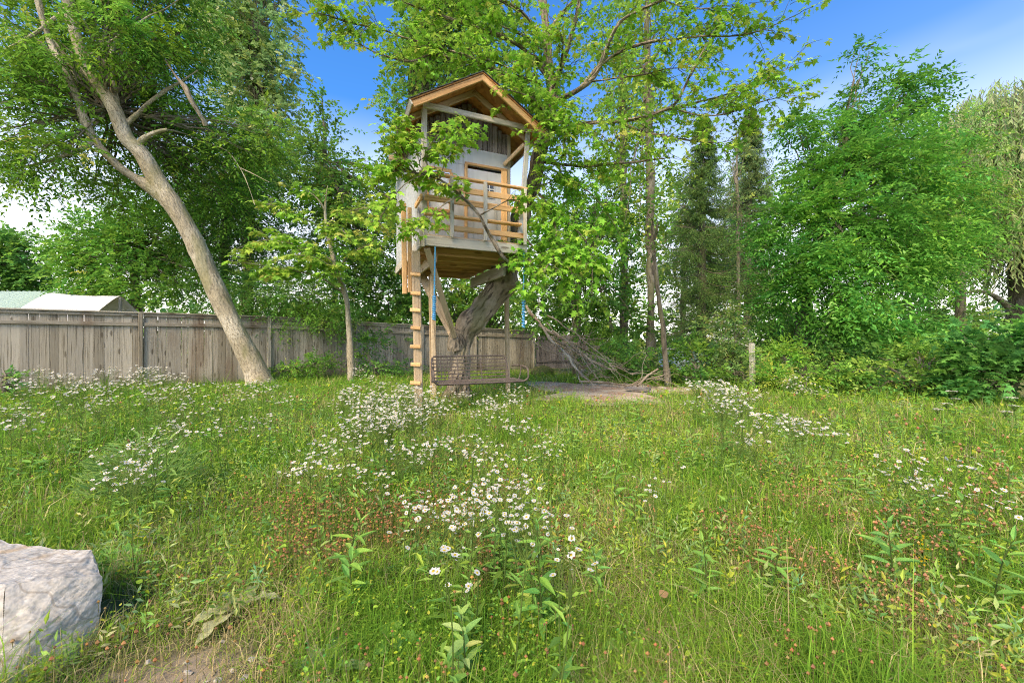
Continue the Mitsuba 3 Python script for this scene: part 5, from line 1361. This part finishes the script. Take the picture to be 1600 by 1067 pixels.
def weeds():
    rng = np.random.default_rng(131)
    broad('burdock', 'rounded bright green burdock rosette behind the boulder', 'weed', 165, 880, 6, .17, .95, (.075, .17, .045), 1, .8)
    broad('dock_plant', 'pale long leaved dock plant with jagged leaves right of the boulder', 'weed', 372, 950, 5, .20, .40, (.19, .26, .12), 2, .6)
    broad('dock_plant', 'pale grey green rosette near the lower edge left of centre', 'weed', 505, 1050, 8, .16, .38, (.14, .21, .10), 3, .5)
    broad('dock_plant', 'pale drooping leaved rosette in the right half of the lawn', 'weed', 1165, 850, 7, .20, .36, (.17, .23, .10), 4, .7)
    broad('dock_plant', 'upright pale leaved rosette left of the yellow flower spike', 'weed', 1345, 850, 5, .22, .34, (.17, .23, .10), 5, .9)
    broad('dock_plant', 'leafy rosette right of the upright pale one', 'weed', 1440, 872, 6, .20, .36, (.12, .19, .07), 6, .8)
    G = 'low rosettes in the grass'
    for i, (u, v) in enumerate([(455, 880), (505, 905), (95, 790), (60, 730), (250, 790), (310, 700), (610, 1000), (730, 985), (830, 960), (930, 880), (1050, 900), (1110, 800), (980, 1010), (1180, 1030), (1290, 1000), (1500, 960), (1560, 880), (1420, 800), (1220, 760), (900, 760), (340, 830), (540, 800), (400, 760)]):
        broad('weed_rosette', 'low green weed rosette half hidden in the lawn grass', 'weed', u, v, 6, rng.uniform(.09, .15), rng.uniform(.4, .6), (.085, .165, .04), 200 + i, rng.uniform(.5, .9), group=G)
    # upright leafy stems
    def stem(label, u, v, h, base, group=None, wr=.24, ll=.10, nl=22, name='leafy_weed'):
        Y = H * F / (v - 533.5); x = (u - 800) / F * Y
        k = thing(name, label, 'weed', group)
        b = A(x, Y, float(gz(x, Y)) - .01); ln = rng.normal(0, .08, 2)
        top = b + A(ln[0] * h, ln[1] * h, h); mid = b * .5 + top * .5 + A(*rng.normal(0, .02, 2), 0)
        w = MB(); sp = spline([b, mid, top], 8); tubes(w, [sp], np.linspace(.004, .0018, 8)[None], 5, (.12, .17, .05)); part(k, 'stem', w.shape('leaf', False, True))
        l = MB(); t = np.linspace(.12, 1, nl); a = np.arange(nl) * 2.4 + rng.normal(0, .3, nl)
        pos = np.column_stack([np.interp(t, np.linspace(0, 1, 8), sp[:, q]) for q in range(3)])
        ax = np.column_stack([np.cos(a), np.sin(a), .15 + .9 * (t > .9) + rng.normal(0, .2, nl)])
        leaves(l, pos, ax, A(0, 0, 1) + rng.normal(0, .25, (nl, 3)), ll * rng.uniform(.7, 1.2, nl) * np.where(t > .85, .6, 1), wr, DOCK, tint(base, nl, rng, .15, .1))
        part(k, 'leaves', l.shape('leaf', False, True))
    stem('tall leafy weed with pointed leaves under the nearest daisies', 850, 990, .50, (.085, .17, .04), ll=.11)
    stem('leafy weed with broad pale leaves at the bottom edge right of centre', 725, 1060, .26, (.11, .19, .06), wr=.36, ll=.085)
    stem('young goldenrod beside the yellow flowering spike at lower right', 1400, 940, .34, (.09, .18, .05), ll=.12)
    G = 'upright leafy weeds in the lawn'
    for (u, v) in [(450, 690), (420, 720), (330, 690), (110, 740), (60, 760), (250, 740), (520, 790), (590, 760), (640, 860), (960, 800), (1010, 840), (930, 940), (1080, 740), (1140, 720), (1290, 740), (1350, 720), (1240, 720), (1320, 690), (1480, 700), (1540, 740), (890, 700), (940, 690), (1000, 690), (1480, 880), (1560, 980), (1200, 940), (1100, 960), (790, 900), (560, 950), (1330, 800), (1150, 690), (1400, 690), (700, 730), (850, 740), (1590, 840), (230, 820), (290, 760), (480, 650), (450, 640), (520, 650)]:
        stem('upright leafy weed standing above the lawn grass', u, v, rng.uniform(.26, .5), (.09, .17, .042), G, ll=rng.uniform(.07, .11), nl=int(rng.integers(16, 28)))
    # feathery grey green clump at left
    k = thing('feathery_weed', 'feathery grey green weed clump in the left half of the lawn', 'weed')
    mb = MB(); b = P(225, 533.5 + H * F / 3.0, 3.0); n = 700
    a = rng.random(n) * 6.28; q = np.sqrt(rng.random(n)) * .35
    pos = b + np.column_stack([np.cos(a) * q, np.sin(a) * q * .8, rng.uniform(.05, .42, n) * (1.2 - q * 1.6)])
    ax = np.column_stack([np.cos(a), np.sin(a), rng.normal(.6, .4, n)]) + rng.normal(0, .3, (n, 3))
    leaves(mb, pos, ax, rng.normal(0, 1, (n, 3)), rng.uniform(.05, .13, n), .12, LANCE, tint((.095, .155, .05), n, rng, .2, .05))
    scene[k] = mb.shape('leaf', False, True)
    # yellow flower spike and a dry leaf
    k = thing('yellow_flower', 'yellow flower spike among the brown seed heads at lower right', 'flower')
    b = P(1438, 533.5 + H * F / 1.75, 1.75); mb = MB(); w = MB()
    tubes(w, [[b, b + A(.01, 0, .16), b + A(.02, 0, .32)]], np.full((1, 3), .0025), 4, (.12, .17, .05))
    for i in range(26): star(mb, b + A(.015 + rng.normal(0, .018), rng.normal(0, .018), rng.uniform(.2, .34)), nrm(rng.normal(0, 1, 3) + A(0, -.5, .6)), .0045, rng)
    mb.c = [np.broadcast_to(A(.55, .38, .02), c.shape) for c in mb.c]
    part(k, 'stem', w.shape('leaf', False, True)); part(k, 'blossom', mb.shape('leaf', False, True))
    k = thing('dry_leaf', 'single dry tan leaf lying on the grass right of centre', 'leaf')
    Y = H * F / (945 - 533.5); mb = MB(); p = A((1030 - 800) / F * Y * .93, Y * .93, .12)
    leaves(mb, p[None], A(1, .3, .1)[None], A(0, -.5, 1)[None], .045, .8, DOCK, A(.42, .27, .14)[None])
    scene[k] = mb.shape('leaf', True, True)


weeds()


def white_bushes():
    """White blossom in the bushes."""
    rng = np.random.default_rng(141)
    for label, pts, n in (('tall white flowering weed stand before the yellow green shrub', [(1240, 590, 8.3), (1262, 605, 8.2), (1275, 612, 8.1), (1230, 600, 8.3), (1250, 612, 8.2)], 26),
                          ('tall white flowering weed stand beside the pale bush', [(1120, 500, 10.2), (1140, 482, 10.4), (1155, 515, 10.2), (1165, 535, 10), (1130, 530, 10.1)], 30)):
        k = thing('flowering_weed', label, 'flower')
        w, m = MB(), MB()
        for p in pts:
            t = P(*p); b = A(t[0] + rng.normal(0, .08), t[1], float(gz(t[0], t[1])))
            tubes(w, [spline([b, b * .5 + t * .5 + A(rng.normal(0, .04), 0, 0), t], 6)], np.linspace(.008, .003, 6)[None], 4, (.11, .16, .05))
            nl = 40; f = rng.uniform(.2, .95, nl); a = rng.random(nl) * 6.28
            leaves(w, b + (t - b) * f[:, None], np.column_stack([np.cos(a), np.sin(a), rng.normal(.2, .3, nl)]), A(0, 0, 1) + rng.normal(0, .3, (nl, 3)), .10, .3, LANCE, tint((.09, .15, .05), nl, rng))
            for i in range(n):
                e = t + rng.normal(0, 1, 3) * A(.16, .12, .07)
                tubes(w, [[b * .15 + t * .85, e]], np.full((1, 2), .002), 3, (.11, .16, .05))
                star(m, e, nrm(A(0, -.3, 1) + rng.normal(0, .3, 3)), .019, rng)
        part(k, 'stems', w.shape('leaf', False, True)); part(k, 'blossom', m.shape('leaf', False, True))


white_bushes()
